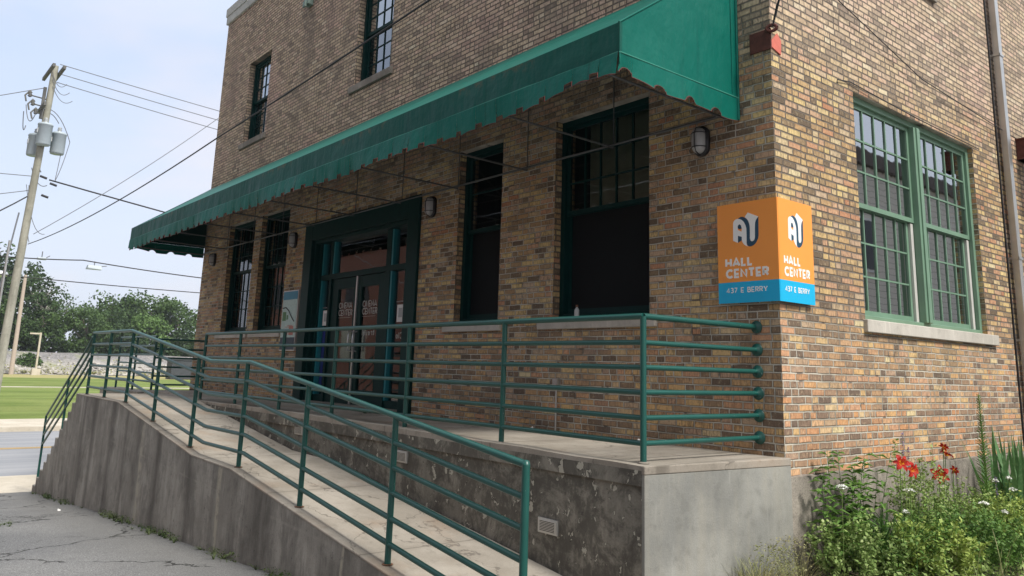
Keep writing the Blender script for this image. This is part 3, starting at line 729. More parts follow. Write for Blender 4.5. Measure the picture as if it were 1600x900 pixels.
def strokes_mesh(b, strokes, place, th, depth):
    dep0 = depth
    for ki, st in enumerate(strokes):
        depth = dep0*(1+.18*(ki % 3))
        pts = [Vector(p) for p in st]
        L, Rr = [], []
        for i, p in enumerate(pts):
            if i == 0: d = (pts[1]-p).normalized(); nrm = Vector((-d.y, d.x)); k = 1; e = -d*th*.0
            elif i == len(pts)-1: d = (p-pts[i-1]).normalized(); nrm = Vector((-d.y, d.x)); k = 1; e = d*0
            else:
                d1 = (p-pts[i-1]).normalized(); d2 = (pts[i+1]-p).normalized(); n1 = Vector((-d1.y, d1.x)); n2 = Vector((-d2.y, d2.x)); nrm = (n1+n2)
                if nrm.length < 1e-3: nrm = n1
                nrm.normalize(); k = min(1.25, 1/max(.35, nrm.dot(n1))); e = Vector((0, 0))
            L.append(p+nrm*th/2*k); Rr.append(p-nrm*th/2*k)
        n = len(pts); fr_ = [place(q.x, q.y, depth) for q in L+Rr]; bk = [place(q.x, q.y, 0) for q in L+Rr]
        fs = []
        for i in range(n-1): fs.append((i, i+1, n+i+1, n+i)); fs += [(i, i+1, 2*n+i+1, 2*n+i), (n+i, n+i+1, 3*n+i+1, 3*n+i)]
        fs += [(0, n, 3*n, 2*n), (n-1, 2*n-1, 4*n-1, 3*n-1)]
        b.add(fr_+bk, fs)
for x0, x1, side in ((-8.76, -7.865, 0), (-7.835, -6.94, 1)):
    b = MB(); s0 = x0+.005; s1 = x1-.005; gl0, gl1 = (s0+.23, s1-.10) if side == 0 else (s0+.12, s1-.22)
    b.box(s0, gl0, DY-.02, DY+.03, .03, 2.08); b.box(gl1, s1, DY-.02, DY+.03, .03, 2.08); b.box(gl0, gl1, DY-.019, DY+.03, .03, .26); b.box(gl0, gl1, DY-.019, DY+.03, 1.90, 2.08)
    dr = b.build('door', M_FRAMED, bld, .004)
    p = MB(); p.open = True; p.quad((gl0, DY+.01, .26), (gl1, DY+.01, .26), (gl1, DY+.01, 1.90), (gl0, DY+.01, 1.90)); p.build('pane', M_GLASSD, dr)
    h = MB(); hx = s1-.05 if side == 0 else s0+.06
    h.tube([(hx, DY-.02, .86), (hx, DY-.09, .88), (hx, DY-.10, 1.02), (hx, DY-.09, 1.16), (hx, DY-.02, 1.18)], .012); h.build('handle', M_ALU, dr)
    h = MB(); h.box(gl0, gl1, DY+.05, DY+.09, .95, .99); h.build('push_bar', M_ALU, dr)
    l = MB()
    tx = gl0+.02
    for txt, z, wd in (('CINEMA', 1.575, .44), ('CENTER', 1.455, .46)):
        strokes_mesh(l, text_strokes(txt, wd, .09, .28), lambda a, c_, d, tx=tx, z=z: (tx+a, DY+.008-d, z+c_), .016, .001)
    l.box(tx, tx+.42, DY+.006, DY+.0075, 1.415, 1.42)
    if side == 1:
        strokes_mesh(l, text_strokes('travel', .38, .085, .3), lambda a, c_, d, tx=tx: (tx+.42-a, DY+.008-d, 1.12+c_), .016, .001)
    l.build('lettering', M_WHITED, dr)
b = MB(); b.box(-7.868, -7.832, DY-.045, DY-.02, .03, 2.08); b.build('door_astragal', M_ALU, fr)
l = MB(); strokes_mesh(l, text_strokes('Cla', .2, .085, .3), lambda a, c_, d: (-6.42-a, DY+.018-d, 1.06+c_), .016, .001); l.build('lettering', M_WHITED, fr)
for x in (-9.07, -6.6):   # plain notices taped to the sidelights (their codes are left out)
    p = MB(); p.box(x, x+.19, DY-.004, DY+.0, 1.30, 1.56); n_ = p.build('paper_notice', M_PAPER, fr)
    p = MB(); p.box(x+.045, x+.15, DY-.007, DY-.005, 1.37, 1.51)
    for kx in range(7): p.box(x-.03+kx*.04, x-.03+kx*.04+.02, DY-.002, DY+.0, 1.60, 1.615)
    p.build('printed_patch', simple('pale_grey_print', (.42, .42, .42), .8), n_)
b = MB(); b.box(-9.11, -8.85, .205, .21, .2, 1.22); b.build('blue_poster', M_BLUEROOM, bld)
b = MB(); b.box(-8.6, -5.7, 2.6, 2.65, .0, 3.2); b.build('maroon_wall', M_REDROOM, bld)
b = MB(); b.box(-9.3, -6.1, -.25, .4, -.005, .03); b.build('threshold', M_CEDGE, bld)

# downspout, small fixtures fixed to the building
b = MB(); b.box(.035, .115, 5.36, 5.47, -.9, 9.0); d = b.build('downspout', M_GALV, bld, .004); 
for z in (1.2, 2.25, 5.05, 7.2): b = MB(); b.box(.0, .124, 5.34, 5.35, z, z+.03); b.box(.118, .124, 5.34, 5.49, z, z+.03); b.build('strap', M_GALV, d)
b = MB(); b.tube([(.012, 5.27, -.2), (.012, 5.27, 2.4), (.012, 5.29, 5.1), (.012, 5.26, 9)], .012, 6); b.build('wall_cable', M_BLACK, bld)
b = MB(); b.box(-.02, .75, 6.0, 6.24, 3.72, 4.02); b.box(-.02, .78, 5.98, 6.26, 3.72, 3.74); b.box(-.02, .78, 5.98, 6.26, 4.0, 4.02); b.build('steel_bracket', M_RUST, bld)
b = MB(); b.box(-10.42, -10.22, -.12, 0, 7.66, 7.95); b.box(-10.38, -10.26, -.16, -.12, 7.60, 7.72); b.build('wall_fixture', simple('grey_green_box', (.18, .25, .22), .6), bld, .01)
# foot of conduit and its box
b = MB(); b.tube([(-2.80, -.03, .0), (-2.80, -.03, .47)], .012, 8); b.box(-2.84, -2.76, -.055, 0, .47, .57); b.build('conduit', M_GALV, bld)
# corner bracket holding a guy cable
br = thing('corner_bracket', 'rusty red steel corner bracket with eye bolt on the brick corner beside the awning', 'bracket', (0, 0, 3.62))
b = MB(); b.box(-.215, .012, -.014, 0, 3.62, 3.82); b.build('plate', M_RUST, br, .002)
b = MB(); b.add([(.012, 0, 3.64), (.012, .15, 3.60), (.012, .16, 3.74), (.012, .10, 3.80), (.012, 0, 3.70), (.0, 0, 3.64), (.0, .15, 3.60), (.0, .16, 3.74), (.0, .10, 3.80), (.0, 0, 3.70)],
   [(0, 1, 2, 3, 4), (5, 6, 7, 8, 9), (0, 1, 6, 5), (1, 2, 7, 6), (2, 3, 8, 7), (3, 4, 9, 8)]); b.build('red_plate', M_REDP, br)
b = MB(); pts = [(.03+.045*math.cos(a), -.02+.045*math.cos(a)*.3, 3.81+.03*math.sin(a)) for a in [i*math.pi/6 for i in range(13)]]; b.tube(pts, .016, 8, False); b.build('eye_bolt', M_RUST, br)
g = MB(); g.tube([(.04, -.02, 3.82), (.30, -.14, 4.3), (.62, -.3, 5.0), (2.2, -1.1, 8.5)], .008, 6); g.tube([(.04, -.02, 3.82), (.09, -.03, 3.98), (.22, -.1, 4.16)], .008, 6)
tag(g.build('guy_cable', M_WIRE), 'twisted black guy cable rising from the rusty corner bracket', 'cable')
g = MB(); g.tube([(.06, .6, 4.90), (.06, 1.19, 4.47), (.06, 3.0, 4.10), (.06, 5.84, 3.98)], .006, 6)
tag(g.build('wall_wire', M_WIRE), 'thin dark wire slanting across the side wall above the green window', 'wire')
g = MB(); g.tube([(.02, 1.15, 3.62), (.02, 1.4, 3.66), (.03, 2.0, 3.63), (.03, 2.9, 3.60), (.03, 4.6, 3.585)], .006, 6)
tag(g.build('lintel_wire', M_WIRE), 'thin wire lying along the top edge of the sage green window', 'wire')

# ================================================================== CONCRETE ENTRANCE
ent = thing('concrete_entrance', 'weathered concrete entrance platform with long ramp and steps along the brick building', 'ramp', (-.12, -1.6, -1.05))
YO, YI = -2.85, -1.6
b = MB(); b.box(-9.7, -.135, YI+.006, -.004, -1.5, -.135); b.build('platform_wall', M_CDARK, ent)
b = MB(); n = 28; pt = []
for i in range(n+1):
    x = -9.75+(9.75-.115)*i/n; pt.append((x, .028*math.sin(math.pi*i/n)+.004*math.sin(i*1.9)))
vs = []; fs = []
b.open = False
for i in range(n):
    (xa, za), (xb, zb) = pt[i], pt[i+1]; yl = YI-.018
    b.quad((xa, yl, za-.003), (xb, yl, zb-.003), (xb, -.004, 0.002), (xa, -.004, 0.002)) if False else b.add([(xa, yl, za), (xb, yl, zb), (xb, -.003, .003), (xa, -.003, .003), (xa, yl, -.135), (xb, yl, -.135)], [(0, 1, 2, 3), (4, 5, 1, 0)])
b.add([(-.115, YI-.018, pt[-1][1]), (-.115, -.003, .003), (-.115, -.003, -.135), (-.115, YI-.018, -.135)], [(0, 1, 2, 3)])
b.add([(-9.75, YI-.018, -.135), (-.115, YI-.018, -.135), (-.115, -.003, -.135), (-9.75, -.003, -.135)], [(0, 1, 2, 3)])
sl = b.build('platform_slab', M_CFLOOR, ent)
def wedge(z0, z1, o):
    b = MB(); P = [(-.137, YI-.021-o), (-.108+o, YI-.021-o), (.040+o, .02), (-.137, .035)]
    b.add([(x, y, z0) for x, y in P]+[(x, y, z1) for x, y in P], [(0, 3, 2, 1), (4, 5, 6, 7), (0, 1, 5, 4), (1, 2, 6, 5), (2, 3, 7, 6), (3, 0, 4, 7)]); return b
wedge(-1.35, -.058, 0).build('end_render', M_CPLASTER, ent, .004)
wedge(-.057, .0045, .004).build('slab_end', M_CFLOOR, ent, .008)
# dark lip strip under the slab nosing
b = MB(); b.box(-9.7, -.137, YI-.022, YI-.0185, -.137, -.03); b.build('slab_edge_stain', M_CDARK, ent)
ZR = [(-12.45, 0), (-9.6, 0), (-6.0, -.43), (-4.75, -.45), (.15, -1.03)]
def zr(x): return interp(ZR, x)
def ramp_solid(name, top_off, bot, y0, y1, m, xs0=-9.6, xs1=.15, bev=0):
    xs = sorted([xs0, xs1, -6.0, -4.75] + [xs0+(xs1-xs0)*i/16 for i in range(1, 16)])
    top = [(x, zr(x)+top_off) for x in xs]; bo = [(x, bot(x)) for x in reversed(xs)]
    b = MB(); b.open = False
    n = len(xs)
    vs = [(x, y0, z) for x, z in top]+[(x, y1, z) for x, z in top]+[(x, y0, bot(x)) for x in xs]+[(x, y1, bot(x)) for x in xs]
    fs = []
    for i in range(n-1): fs += [(i, i+1, n+i+1, n+i), (2*n+i, 2*n+i+1, i+1, i), (n+i, n+i+1, 3*n+i+1, 3*n+i), (2*n+i, 3*n+i, 3*n+i+1, 2*n+i+1)]
    fs += [(0, n, 3*n, 2*n), (n-1, 3*n-1+0, 4*n-1, 2*n-1)] if False else [(0, n, 3*n, 2*n), (n-1, 3*n-1, 4*n-1, 2*n-1)]
    b.add(vs, fs); return b.build(name, m, ent, bev)
ramp_solid('ramp_floor', 0, lambda x: zr(x)-.022, YO-.008, YI-.004, M_CFLOOR, bev=.008)
ramp_solid('outer_wall', -.022, lambda x: zg(x)-.25, YO, YO+.25, M_CWALL)
# landing and steps
b = MB(); b.box(-12.45, -9.603, YO-.008, YI-.03, -.024, -.001); b.box(-12.45, -9.753, YI-.03, -.004, -.13, -.0015); b.box(-14.45, -12.45, -1.13, -.004, -.13, -.002); b.build('landing_slab', M_CFLOOR, ent, .01)
b = MB(); b.box(-12.45, -9.6, YO, YO+.25, -2.2, -.024); b.build('landing_wall', M_CWALL, ent)
b = MB(); b.box(-14.4, -12.46, -1.13, -.9, -2.3, -.13); b.build('rear_landing_wall', M_CWALL, ent)
b = MB(); b.box(-14.45, -14.2, -.89, -.01, -2.3, -.13); b.build('end_landing_wall', M_CWALL, ent)
b = MB(); NS = 12; rise = 2.09/NS; tread = .262
for i in range(NS-1):
    b.box(-12.45-(i+1)*tread, -12.45-i*tread, YO+.004*(i % 2), -1.135, -2.3, -rise*(i+1))
b.build('steps', M_CWALL, ent, .012)
b = MB(); b.box(-17.7, -14.46, -1.3, -.85, -2.3, -.05); b.build('cheek_wall', M_CEDGE, ent, .01)
for (x0, z0) in ((-1.26, -.625), (-3.52, -.31), (-5.97, -.23)):
    b = MB(); b.box(x0, x0+.235, YI-.012, YI+.01, z0, z0+.115); b.box(x0+.012, x0+.223, YI-.018, YI-.012, z0+.012, z0+.103)
    v = b.build('vent_grille', M_GALV, ent, .002); c = MB()
    for i in range(7): c.box(x0+.03, x0+.205, YI-.0195, YI-.0182, z0+.02+i*.0115, z0+.025+i*.0115)
    c.build('louvre_slot', M_BLACK, v)

# ================================================================== RAILINGS
RP, RR = .0245, .0205
def rusty_base(b, p): b.lathe([(0, .002), (.05, .002), (.055, .006), (.03, .012), (.027, .012)], p, 12)
HS = [1.085, .887, .701, .516, .33, .146]
YU = -1.49
rl = thing('platform_railing', 'dark green pipe railing along the front edge of the upper concrete platform', 'railing', (-.2, YU, 0))
pxs = [-.235, -1.92, -3.56, -5.24, -6.80, -8.42, -9.98]
for x in pxs:
    b = MB(); b.tube([(x, YU, .0), (x, YU, HS[0]-(.0 if x in (pxs[0], pxs[-1]) else .01))], RP, 12); b.build('post', M_RAIL, rl)
for i, h in enumerate(HS):
    b = MB(); b.tube([(pxs[-1], YU, h), (pxs[0], YU, h)], RP if i == 0 else RR, 12); b.build('rail', M_RAIL, rl)
    b = MB(); b.tube([(pxs[0], YU, h), (-.235, -.012, h)], RP if i == 0 else RR, 12); b.build('rail', M_RAIL, rl)
    b = MB(); b.lathe([(.0, -.001), (.055, -.001), (.056, -.010), (.050, -.015), (.030, -.018), (.028, -.035), (.0, -.035)], (-.235, -.0, h), 20, 'y'); b.build('flange', M_RAIL, rl)
b = MB()
for x in pxs: b.lathe([(0, .035), (.045, .035), (.045, .040), (.026, .048)], (x, YU, -.03), 12)
b.build('post_foot', M_CEDGE, rl)

YR = -2.76
rp = thing('ramp_railing', 'dark green pipe railing following the outer edge of the concrete ramp', 'railing', (-.08, YR, -1))
kx = [(-12.13, 1.07), (-9.62, 1.07), (-5.92, .645), (-4.68, .645), (-.08, .075)]
def rz(x): return interp(kx, x)
rposts = [-12.08, -10.85, -9.5, -8.0, -6.37, -4.78, -3.24, -1.66]
for x in rposts:
    b = MB(); b.tube([(x, YR, zr(x)-.02), (x, YR, rz(x))], RP, 12); b.build('post', M_RAIL, rp)
b = MB(); b.tube([(-.08, YR, zr(-.08)-.02), (-.08, YR, rz(-.08))], RP*1.08, 12); b.lathe([(0, .03), (.02, .022), (.0265, 0)], (-.08, YR, rz(-.08)), 12); b.build('post', M_RAIL, rp)
for i, h in enumerate(HS):
    dz_ = h-HS[0]
    b = MB(); b.tube([(x, YR, z+dz_) for x, z in kx], RP if i == 0 else RR, 12); b.build('rail', M_RAIL, rp)
b = MB()
for x in rposts: b.lathe([(0, .004), (.045, .004), (.04, .006), (.03, .008)], (x, YR, zr(x)), 14)
b.build('rust_stained_foot', simple('rust_stain', (.16, .075, .04), .95, var=.4, vs=20), rp)
st = thing('stair_handrail', 'dark green handrail sloping down the concrete steps to the sidewalk', 'railing', (-15.4, YR, -2.1))
for i in range(4):
    o = -.19*i
    b = MB(); b.tube([(-12.2, YR, 1.0+o), (-12.42, YR, .85+o), (-15.42, YR, -.58-.25*i*.75 if 0 else -.58+o)], .02, 10); b.build('rail', M_RAIL, st)
b = MB(); b.tube([(-15.42, YR, -.58), (-15.42, YR, -1.95)], .022, 10); b.build('post', M_RAIL, st)
b = MB(); b.tube([(-13.72, YR, .2), (-13.72, YR, -.86)], .022, 10); b.build('post', M_RAIL, st)
fr2 = thing('landing_railing', 'dark green railing at the far end of the landing by the building corner', 'railing', (-14.35, -1.08, 0))
for x in (-14.3, -15.75, -17.2):
    b = MB(); b.tube([(x, -1.08, -.05), (x, -1.08, 1.12)], RP, 10); b.build('post', M_RAIL, fr2)
for i, h in enumerate([1.12, .92, .73, .54, .35, .17]):
    b = MB(); b.tube([(-17.2, -1.08, h), (-14.3, -1.08, h)], RR, 10); b.build('rail', M_RAIL, fr2)
    b = MB(); b.tube([(-14.3, -1.08, h-.06), (-14.3, -.01, h-.06)], RR, 10); b.build('rail', M_RAIL, fr2)

# ================================================================== AWNING
aw = thing('awning', 'long dark green fabric awning with scalloped valance over the entrance', 'awning', (-7.9, 0, 3.0))
AX0, AX1, AYF, ATW, ATF, ASM, ABT = -15.19, -.36, -1.64, 4.66, 3.49, 3.23, 2.985
b = MB(); b.open = True; nx, ns = 110, 12
def sag(x, s):   # taut fabric sagging slightly between the trusses
    ph = (x-AX1)/1.4
    return -.022*(math.sin(math.pi*(ph % 1)))*math.sin(math.pi*s)
for i in range(nx):
    xa = AX0+(AX1-AX0)*i/nx; xb = AX0+(AX1-AX0)*(i+1)/nx
    for j in range(ns):
        sa, sb = j/ns, (j+1)/ns
        P = lambda x, s: (x, -.01+(AYF+.01)*s, ATW+(ATF-ATW)*s+sag(x, s))
        b.quad(P(xa, sb), P(xb, sb), P(xb, sa), P(xa, sa))
top = b.build('top_fabric', M_AWN, aw)
def vwob(x, t): return .012*math.sin(x*3.1+1)*t+.007*math.sin(x*11)*t
def frontdrop(x):    # near the street-side corner the frayed hem is pulled up
    e = max(0, 1-abs(x-(AX1-.38))/.75); return .085*e*e*(3-2*e)
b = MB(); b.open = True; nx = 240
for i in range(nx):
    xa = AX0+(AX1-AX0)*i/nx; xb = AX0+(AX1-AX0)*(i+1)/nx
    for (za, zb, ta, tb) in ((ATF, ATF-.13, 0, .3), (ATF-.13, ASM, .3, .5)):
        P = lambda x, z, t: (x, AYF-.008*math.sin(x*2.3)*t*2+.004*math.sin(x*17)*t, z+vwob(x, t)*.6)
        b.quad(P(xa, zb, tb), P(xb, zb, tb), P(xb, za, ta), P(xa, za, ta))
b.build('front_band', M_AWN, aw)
PIT = .33
def hem(u, lift=0):
    ph = (u/PIT) % 1.0
    return ABT+(.052 if ph < .27 else .010*math.sin(math.pi*(ph-.27)/.73))+lift+.010*math.sin(u*2.7)+.004*math.sin(u*13)
vb = MB(); vb.open = True; hems = []
nx = 640; hp = []
for i in range(nx):
    xa = AX0+(AX1-AX0)*i/nx; xb = AX0+(AX1-AX0)*(i+1)/nx; xm = (xa+xb)/2
    def yv(x, t): return AYF-.012+(.022*math.sin(x*2.1)+.008*math.sin(x*6.3+1)+.003*math.sin(x*19))*t
    ha = hem(xm, frontdrop(xa)); hb_ = hem(xm, frontdrop(xb))
    zm = (ASM+min(ha, hb_))/2
    vb.quad((xa, yv(xa, .5), zm), (xb, yv(xb, .5), zm), (xb, yv(xb, 0), ASM+vwob(xb, .3)), (xa, yv(xa, 0), ASM+vwob(xa, .3)))
    vb.quad((xa, yv(xa, 1), ha), (xb, yv(xb, 1), hb_), (xb, yv(xb, .5), zm), (xa, yv(xa, .5), zm))
    hp += [(xa+.001, yv(xa, 1)-.001, ha), (xb, yv(xb, 1)-.001, hb_)]
hems.append(hp)
for X, sgn in ((AX1, 1), (AX0, -1)):
    n = 80; hp = []
    for i in range(n):
        ya = AYF+(-AYF-.01)*i/n; yb = AYF+(-AYF-.01)*(i+1)/n; ym = (ya+yb)/2
        def xv(y, t): return X+sgn*(.006+(.016*math.sin(y*5)+.006*math.sin(y*13))*t)
        ph = ((ym+1.62)/.40) % 1.0
        ha = ABT+.02+(.055*math.sin(math.pi*min(1, ph/.38))**.6 if ph < .38 and ym < -.2 else 0)+(.07*max(0, (-ym-1.15)/.5))+.008*math.sin(ym*8)
        vb.quad((xv(ya, 1), ya, ha), (xv(yb, 1), yb, ha), (xv(yb, 0), yb, ASM), (xv(ya, 0), ya, ASM))
        hp += [(xv(ya, 1)+sgn*.001, ya+.001, ha), (xv(yb, 1)+sgn*.001, yb, ha)]
    hems.append(hp)
va = vb.build('valance', M_AWN, aw)
for hp in hems:
    b = MB(); b.tube(hp, .0035, 4, False); b.build('frayed_hem', M_AWNTRIM, va)
for X in (AX1, AX0):
    b = MB(); b.open = True
    P_ = [(X, AYF, ASM), (X, -.01, ASM), (X, -.01, ATW), (X, AYF, ATF)]
    if X == AX0: P_.reverse()
    n = 10
    for i in range(n):
        for j in range(n):
            def Q(i, j):
                y = AYF+(-AYF-.001)*i/n; zt = ATF+(ATW-ATF)*i/n; z = ASM+(zt-ASM)*j/n
                return (X+(.01*math.sin(y*4+z*3)*math.sin(math.pi*i/n)*math.sin(math.pi*j/n)), y, z)
            f = [Q(i, j), Q(i+1, j), Q(i+1, j+1), Q(i, j+1)]
            if X == AX0: f.reverse()
            b.quad(*f)
    b.build('end_panel', M_AWN, aw)
b = MB()   # piping seams of the near end panel
b.tube([(AX1+.004, AYF+.01, ASM), (AX1+.004, -.02, ASM)], .008, 6); b.tube([(AX1+.004, AYF+.005, ATF), (AX1+.004, AYF+.005, ASM-.1)], .007, 6); b.tube([(AX1+.004, -.1, ASM+.03), (AX1+.004, -.1, ATW-.1)], .004, 6)
b.tube([(AX1, AYF, ATF), (AX1, -.01, ATW)], .010, 6)
b.tube([(AX1+.004, -.015, ABT+.03), (AX1+.004, -.015, ATW)], .014, 6)
b.build('piping', M_AWN, aw)
M_TUBE = simple('dull_frame_tube', (.10, .105, .105), .5)
for i in range(11):
    x = -.50-1.46*i
    b = MB(); b.tube([(x, -.02, 3.06), (x, AYF+.03, 3.06+.02)], .012, 8); b.tube([(x, AYF+.03, 3.08), (x, AYF+.03, ATF-.03)], .006, 6); b.tube([(x, AYF+.03, ATF-.03), (x, -.02, ATW-.05)], .012, 8); b.tube([(x, -.02, ATW-.05), (x, -.02, 3.06)], .007, 6)
    b.build('truss', M_TUBE, aw)
b = MB(); b.tube([(AX0+.05, -.035, 3.09), (AX1-.05, -.035, 3.09)], .014, 8); b.build('wall_bar', M_TUBE, aw)
b = MB(); b.tube([(AX0+.05, AYF+.03, 3.10), (AX1-.05, AYF+.03, 3.10)], .012, 8); b.tube([(AX0+.05, AYF+.035, ATF-.04), (AX1-.05, AYF+.035, ATF-.04)], .012, 8); b.build('front_bar', M_TUBE, aw)

# ================================================================== WALL LAMPS
def wall_lamp(x, lab):
    t = thing('wall_lamp', lab, 'wall lamp', (x, 0, 2.89), 'oval caged bulkhead lamps on the street wall')
    def oval(rx, rz_, y, n=24): return [(x+rx*math.cos(2*math.pi*i/n), y, 2.89+(rz_-rx)*(1 if math.sin(2*math.pi*i/n) > 0 else -1)*(1 if abs(math.sin(2*math.pi*i/n)) > .01 else 0)+rx*math.sin(2*math.pi*i/n)) for i in range(n)]
    b = MB(); n = 24
    rings = [oval(.088, .15, -.002), oval(.09, .152, -.035), oval(.075, .137, -.05)]
    vs = [p for r_ in rings for p in r_]
    b.add(vs, [(i*n+j, i*n+(j+1) % n, (i+1)*n+(j+1) % n, (i+1)*n+j) for i in range(2) for j in range(n)]); b.add(rings[2], [tuple(range(n))]); b.build('base', M_BLACK, t)
    b = MB(); rings = [oval(.068, .13, -.05), oval(.066, .128, -.085), oval(.05, .11, -.115), oval(.02, .07, -.128)]
    vs = [p for r_ in rings for p in r_]
    b.add(vs, [(i*n+j, i*n+(j+1) % n, (i+1)*n+(j+1) % n, (i+1)*n+j) for i in range(3) for j in range(n)], True); b.add(rings[3], [tuple(range(n))]); b.build('lens', M_LENS, t)
    b = MB(); b.tube([(x, -.05, 2.89-.145), (x, -.11, 2.89-.12), (x, -.136, 2.89-.06), (x, -.136, 2.89+.06), (x, -.11, 2.89+.12), (x, -.05, 2.89+.145)], .005, 6)
    for z in (2.82, 2.96): b.tube([(x-.08, -.05, z), (x-.065, -.1, z), (x-.02, -.134, z), (x+.02, -.134, z), (x+.065, -.1, z), (x+.08, -.05, z)], .005, 6)
    b.build('cage', M_BLACK, t); return t
wall_lamp(-.78, 'oval caged wall lamp nearest the brick corner, under the right end of the awning')
wall_lamp(-5.5, 'oval caged wall lamp just right of the double entrance doors')
wall_lamp(-10.1, 'oval caged wall lamp just left of the double entrance doors')
wall_lamp(-14.4, 'oval caged wall lamp at the far left end of the street wall')

# ================================================================== CORNER SIGN
sg = thing('corner_sign', 'orange and blue HALL CENTER 437 E BERRY sign wrapped round the brick corner', 'sign', (.04, -.06, 1.3))
SZ0, SH = 1.30, .91
def sideL(a, c, d): return (-.585+a, -.062-d, SZ0+c)
def sideR(a, c, d): return (.047+d, -.058+a*.905, SZ0+c)
b = MB(); b.box(-.585, .045, -.062, -.05, SZ0+.187, SZ0+SH); b.box(.035, .047, -.05, .497, SZ0+.187, SZ0+SH); b.build('orange_face', M_ORANGE, sg)
b = MB(); b.box(-.585, .045, -.062, -.05, SZ0, SZ0+.187); b.box(.035, .047, -.05, .497, SZ0, SZ0+.187); b.build('blue_band', M_CYAN, sg)
b = MB(); b.box(-.575, -.555, -.05, -.003, SZ0+.1, SZ0+.8); b.box(.003, .035, .465, .485, SZ0+.1, SZ0+.8); b.build('mounting_strip', M_GALV, sg)
LG = dict(
 white=[[(.171,.564),(.175,.728),(.180,.742),(.193,.755),(.210,.762),(.228,.762),(.250,.757),(.269,.746),(.285,.730),(.298,.710),(.308,.688),(.314,.665),(.315,.60),(.313,.517),(.321,.505),(.329,.497),(.300,.511),(.285,.522),(.274,.537),(.266,.550),(.264,.565),(.264,.61),(.264,.645),(.266,.671),(.260,.695),(.25,.708),(.241,.710),(.228,.704),(.223,.690),(.223,.66),(.223,.607),(.222,.542)],
        [(.223,.66),(.264,.64),(.264,.593),(.222,.607)],
        [(.300,.769),(.333,.808),(.442,.757),(.425,.742),(.413,.725),(.405,.700),(.402,.65),(.400,.572),(.396,.556),(.385,.544),(.367,.540),(.355,.550),(.349,.570),(.351,.62),(.351,.674),(.346,.705),(.334,.735),(.318,.755)]],
 navy=[[(.226,.762),(.242,.772),(.259,.777),(.275,.776),(.290,.770),(.306,.762),(.322,.748),(.334,.732),(.343,.710),(.349,.690),(.351,.66),(.351,.60),(.349,.564),(.355,.548),(.367,.540),(.385,.544),(.396,.556),(.401,.58),(.403,.66),(.406,.702),(.414,.726),(.426,.742),(.442,.757),(.440,.67),(.438,.587),(.432,.560),(.418,.535),(.400,.515),(.381,.503),(.360,.497),(.345,.497),(.329,.502),(.318,.512),(.313,.53),(.315,.60),(.314,.665),(.308,.688),(.298,.712),(.285,.731),(.269,.746),(.250,.757)],
       [(.223,.675),(.224,.696),(.232,.706),(.241,.710),(.253,.704),(.262,.690),(.266,.671),(.245,.664)],
       [(.222,.607),(.264,.593),(.264,.560),(.222,.542)]])
for side in (sideL, sideR):
    for nm, m_, d in (('navy', M_NAVY, .0012), ('white', M_WHITE, .0022)):
        b = MB()
        for poly in LG[nm]:
            n = len(poly); b.add([side(a, c, d) for a, c in poly]+[side(a, c, 0) for a, c in poly], [tuple(range(n))]+[(i, (i+1) % n, n+(i+1) % n, n+i) for i in range(n)])
        o = b.build('emblem', m_, sg)
    b = MB()
    for txt, x, z, w_, h_, th in (('HALL', .09, .335, .27, .066, .021), ('CENTER', .095, .232, .425, .066, .021), ('437 E BERRY', .09, .093, .42, .040, .0085)):
        strokes_mesh(b, text_strokes(txt, w_, h_, .36 if len(txt) < 8 else .34), lambda a, c, d, x=x, z=z: side(x+a, z+c, d), th, .002)
    b.build('lettering', M_WHITE, sg)

# ================================================================== POSTER BOARD, BOTTLE, LITTER
pb = thing('notice_board', 'slim map board with blue header mounted on the brick between window and entrance', 'sign', (-10.0, 0, .9))
b = MB(); b.box(-10.32, -9.68, -.045, 0, .86, 1.95); b.build('panel', M_ALU, pb, .004)
b = MB(); b.box(-10.30, -9.70, -.050, -.045, 1.10, 1.78); m_ = b.build('map_print', M_MAPC, pb)
c = MB()
pts = [(-10.28, -.052, 1.63), (-10.15, -.052, 1.64), (-10.02, -.052, 1.58), (-9.88, -.052, 1.46), (-9.76, -.052, 1.38)]; c.tube(pts, .010, 6); c.build('map_line', M_BLACK, m_)
c = MB(); c.box(-10.27, -10.12, -.0525, -.0505, 1.40, 1.56); c.box(-10.09, -10.03, -.0525, -.0505, 1.42, 1.50); c.build('map_patch', M_PGREEN, m_)
c = MB()
for i in range(8): c.box(-10.26+rng(0, .45), -10.22+rng(0, .45), -.0528, -.0508, 1.13+i*.025, 1.14+i*.025)
c.box(-9.95, -9.77, -.0525, -.0505, 1.14, 1.30); c.build('print_block', simple('salmon_print', (.5, .2, .16), .7), m_)
b = MB(); b.box(-10.30, -9.70, -.050, -.045, 1.78, 1.93); b.build('header_band', M_BLUEP, pb)
b = MB(); b.box(-10.30, -9.70, -.050, -.045, .88, 1.10); b.build('lower_band', simple('dark_blue_print', (.01, .03, .06), .5), pb)
bt = thing('small_bottle', 'small clear bottle with brown cap standing on the window sill', 'bottle', (-2.52, .0, 1.24))
b = MB(); b.lathe([(0, 0), (.026, 0), (.028, .01), (.028, .075), (.02, .095), (.012, .10), (.012, .112)], (-2.52, .0, 1.24), 14); b.build('body', simple('clear_plastic', (.45, .46, .46), .12), bt)
b = MB(); b.lathe([(.014, .11), (.015, .135), (0, .137)], (-2.52, .0, 1.24), 12); b.build('cap', simple('brown_cap', (.15, .06, .03), .5), bt)
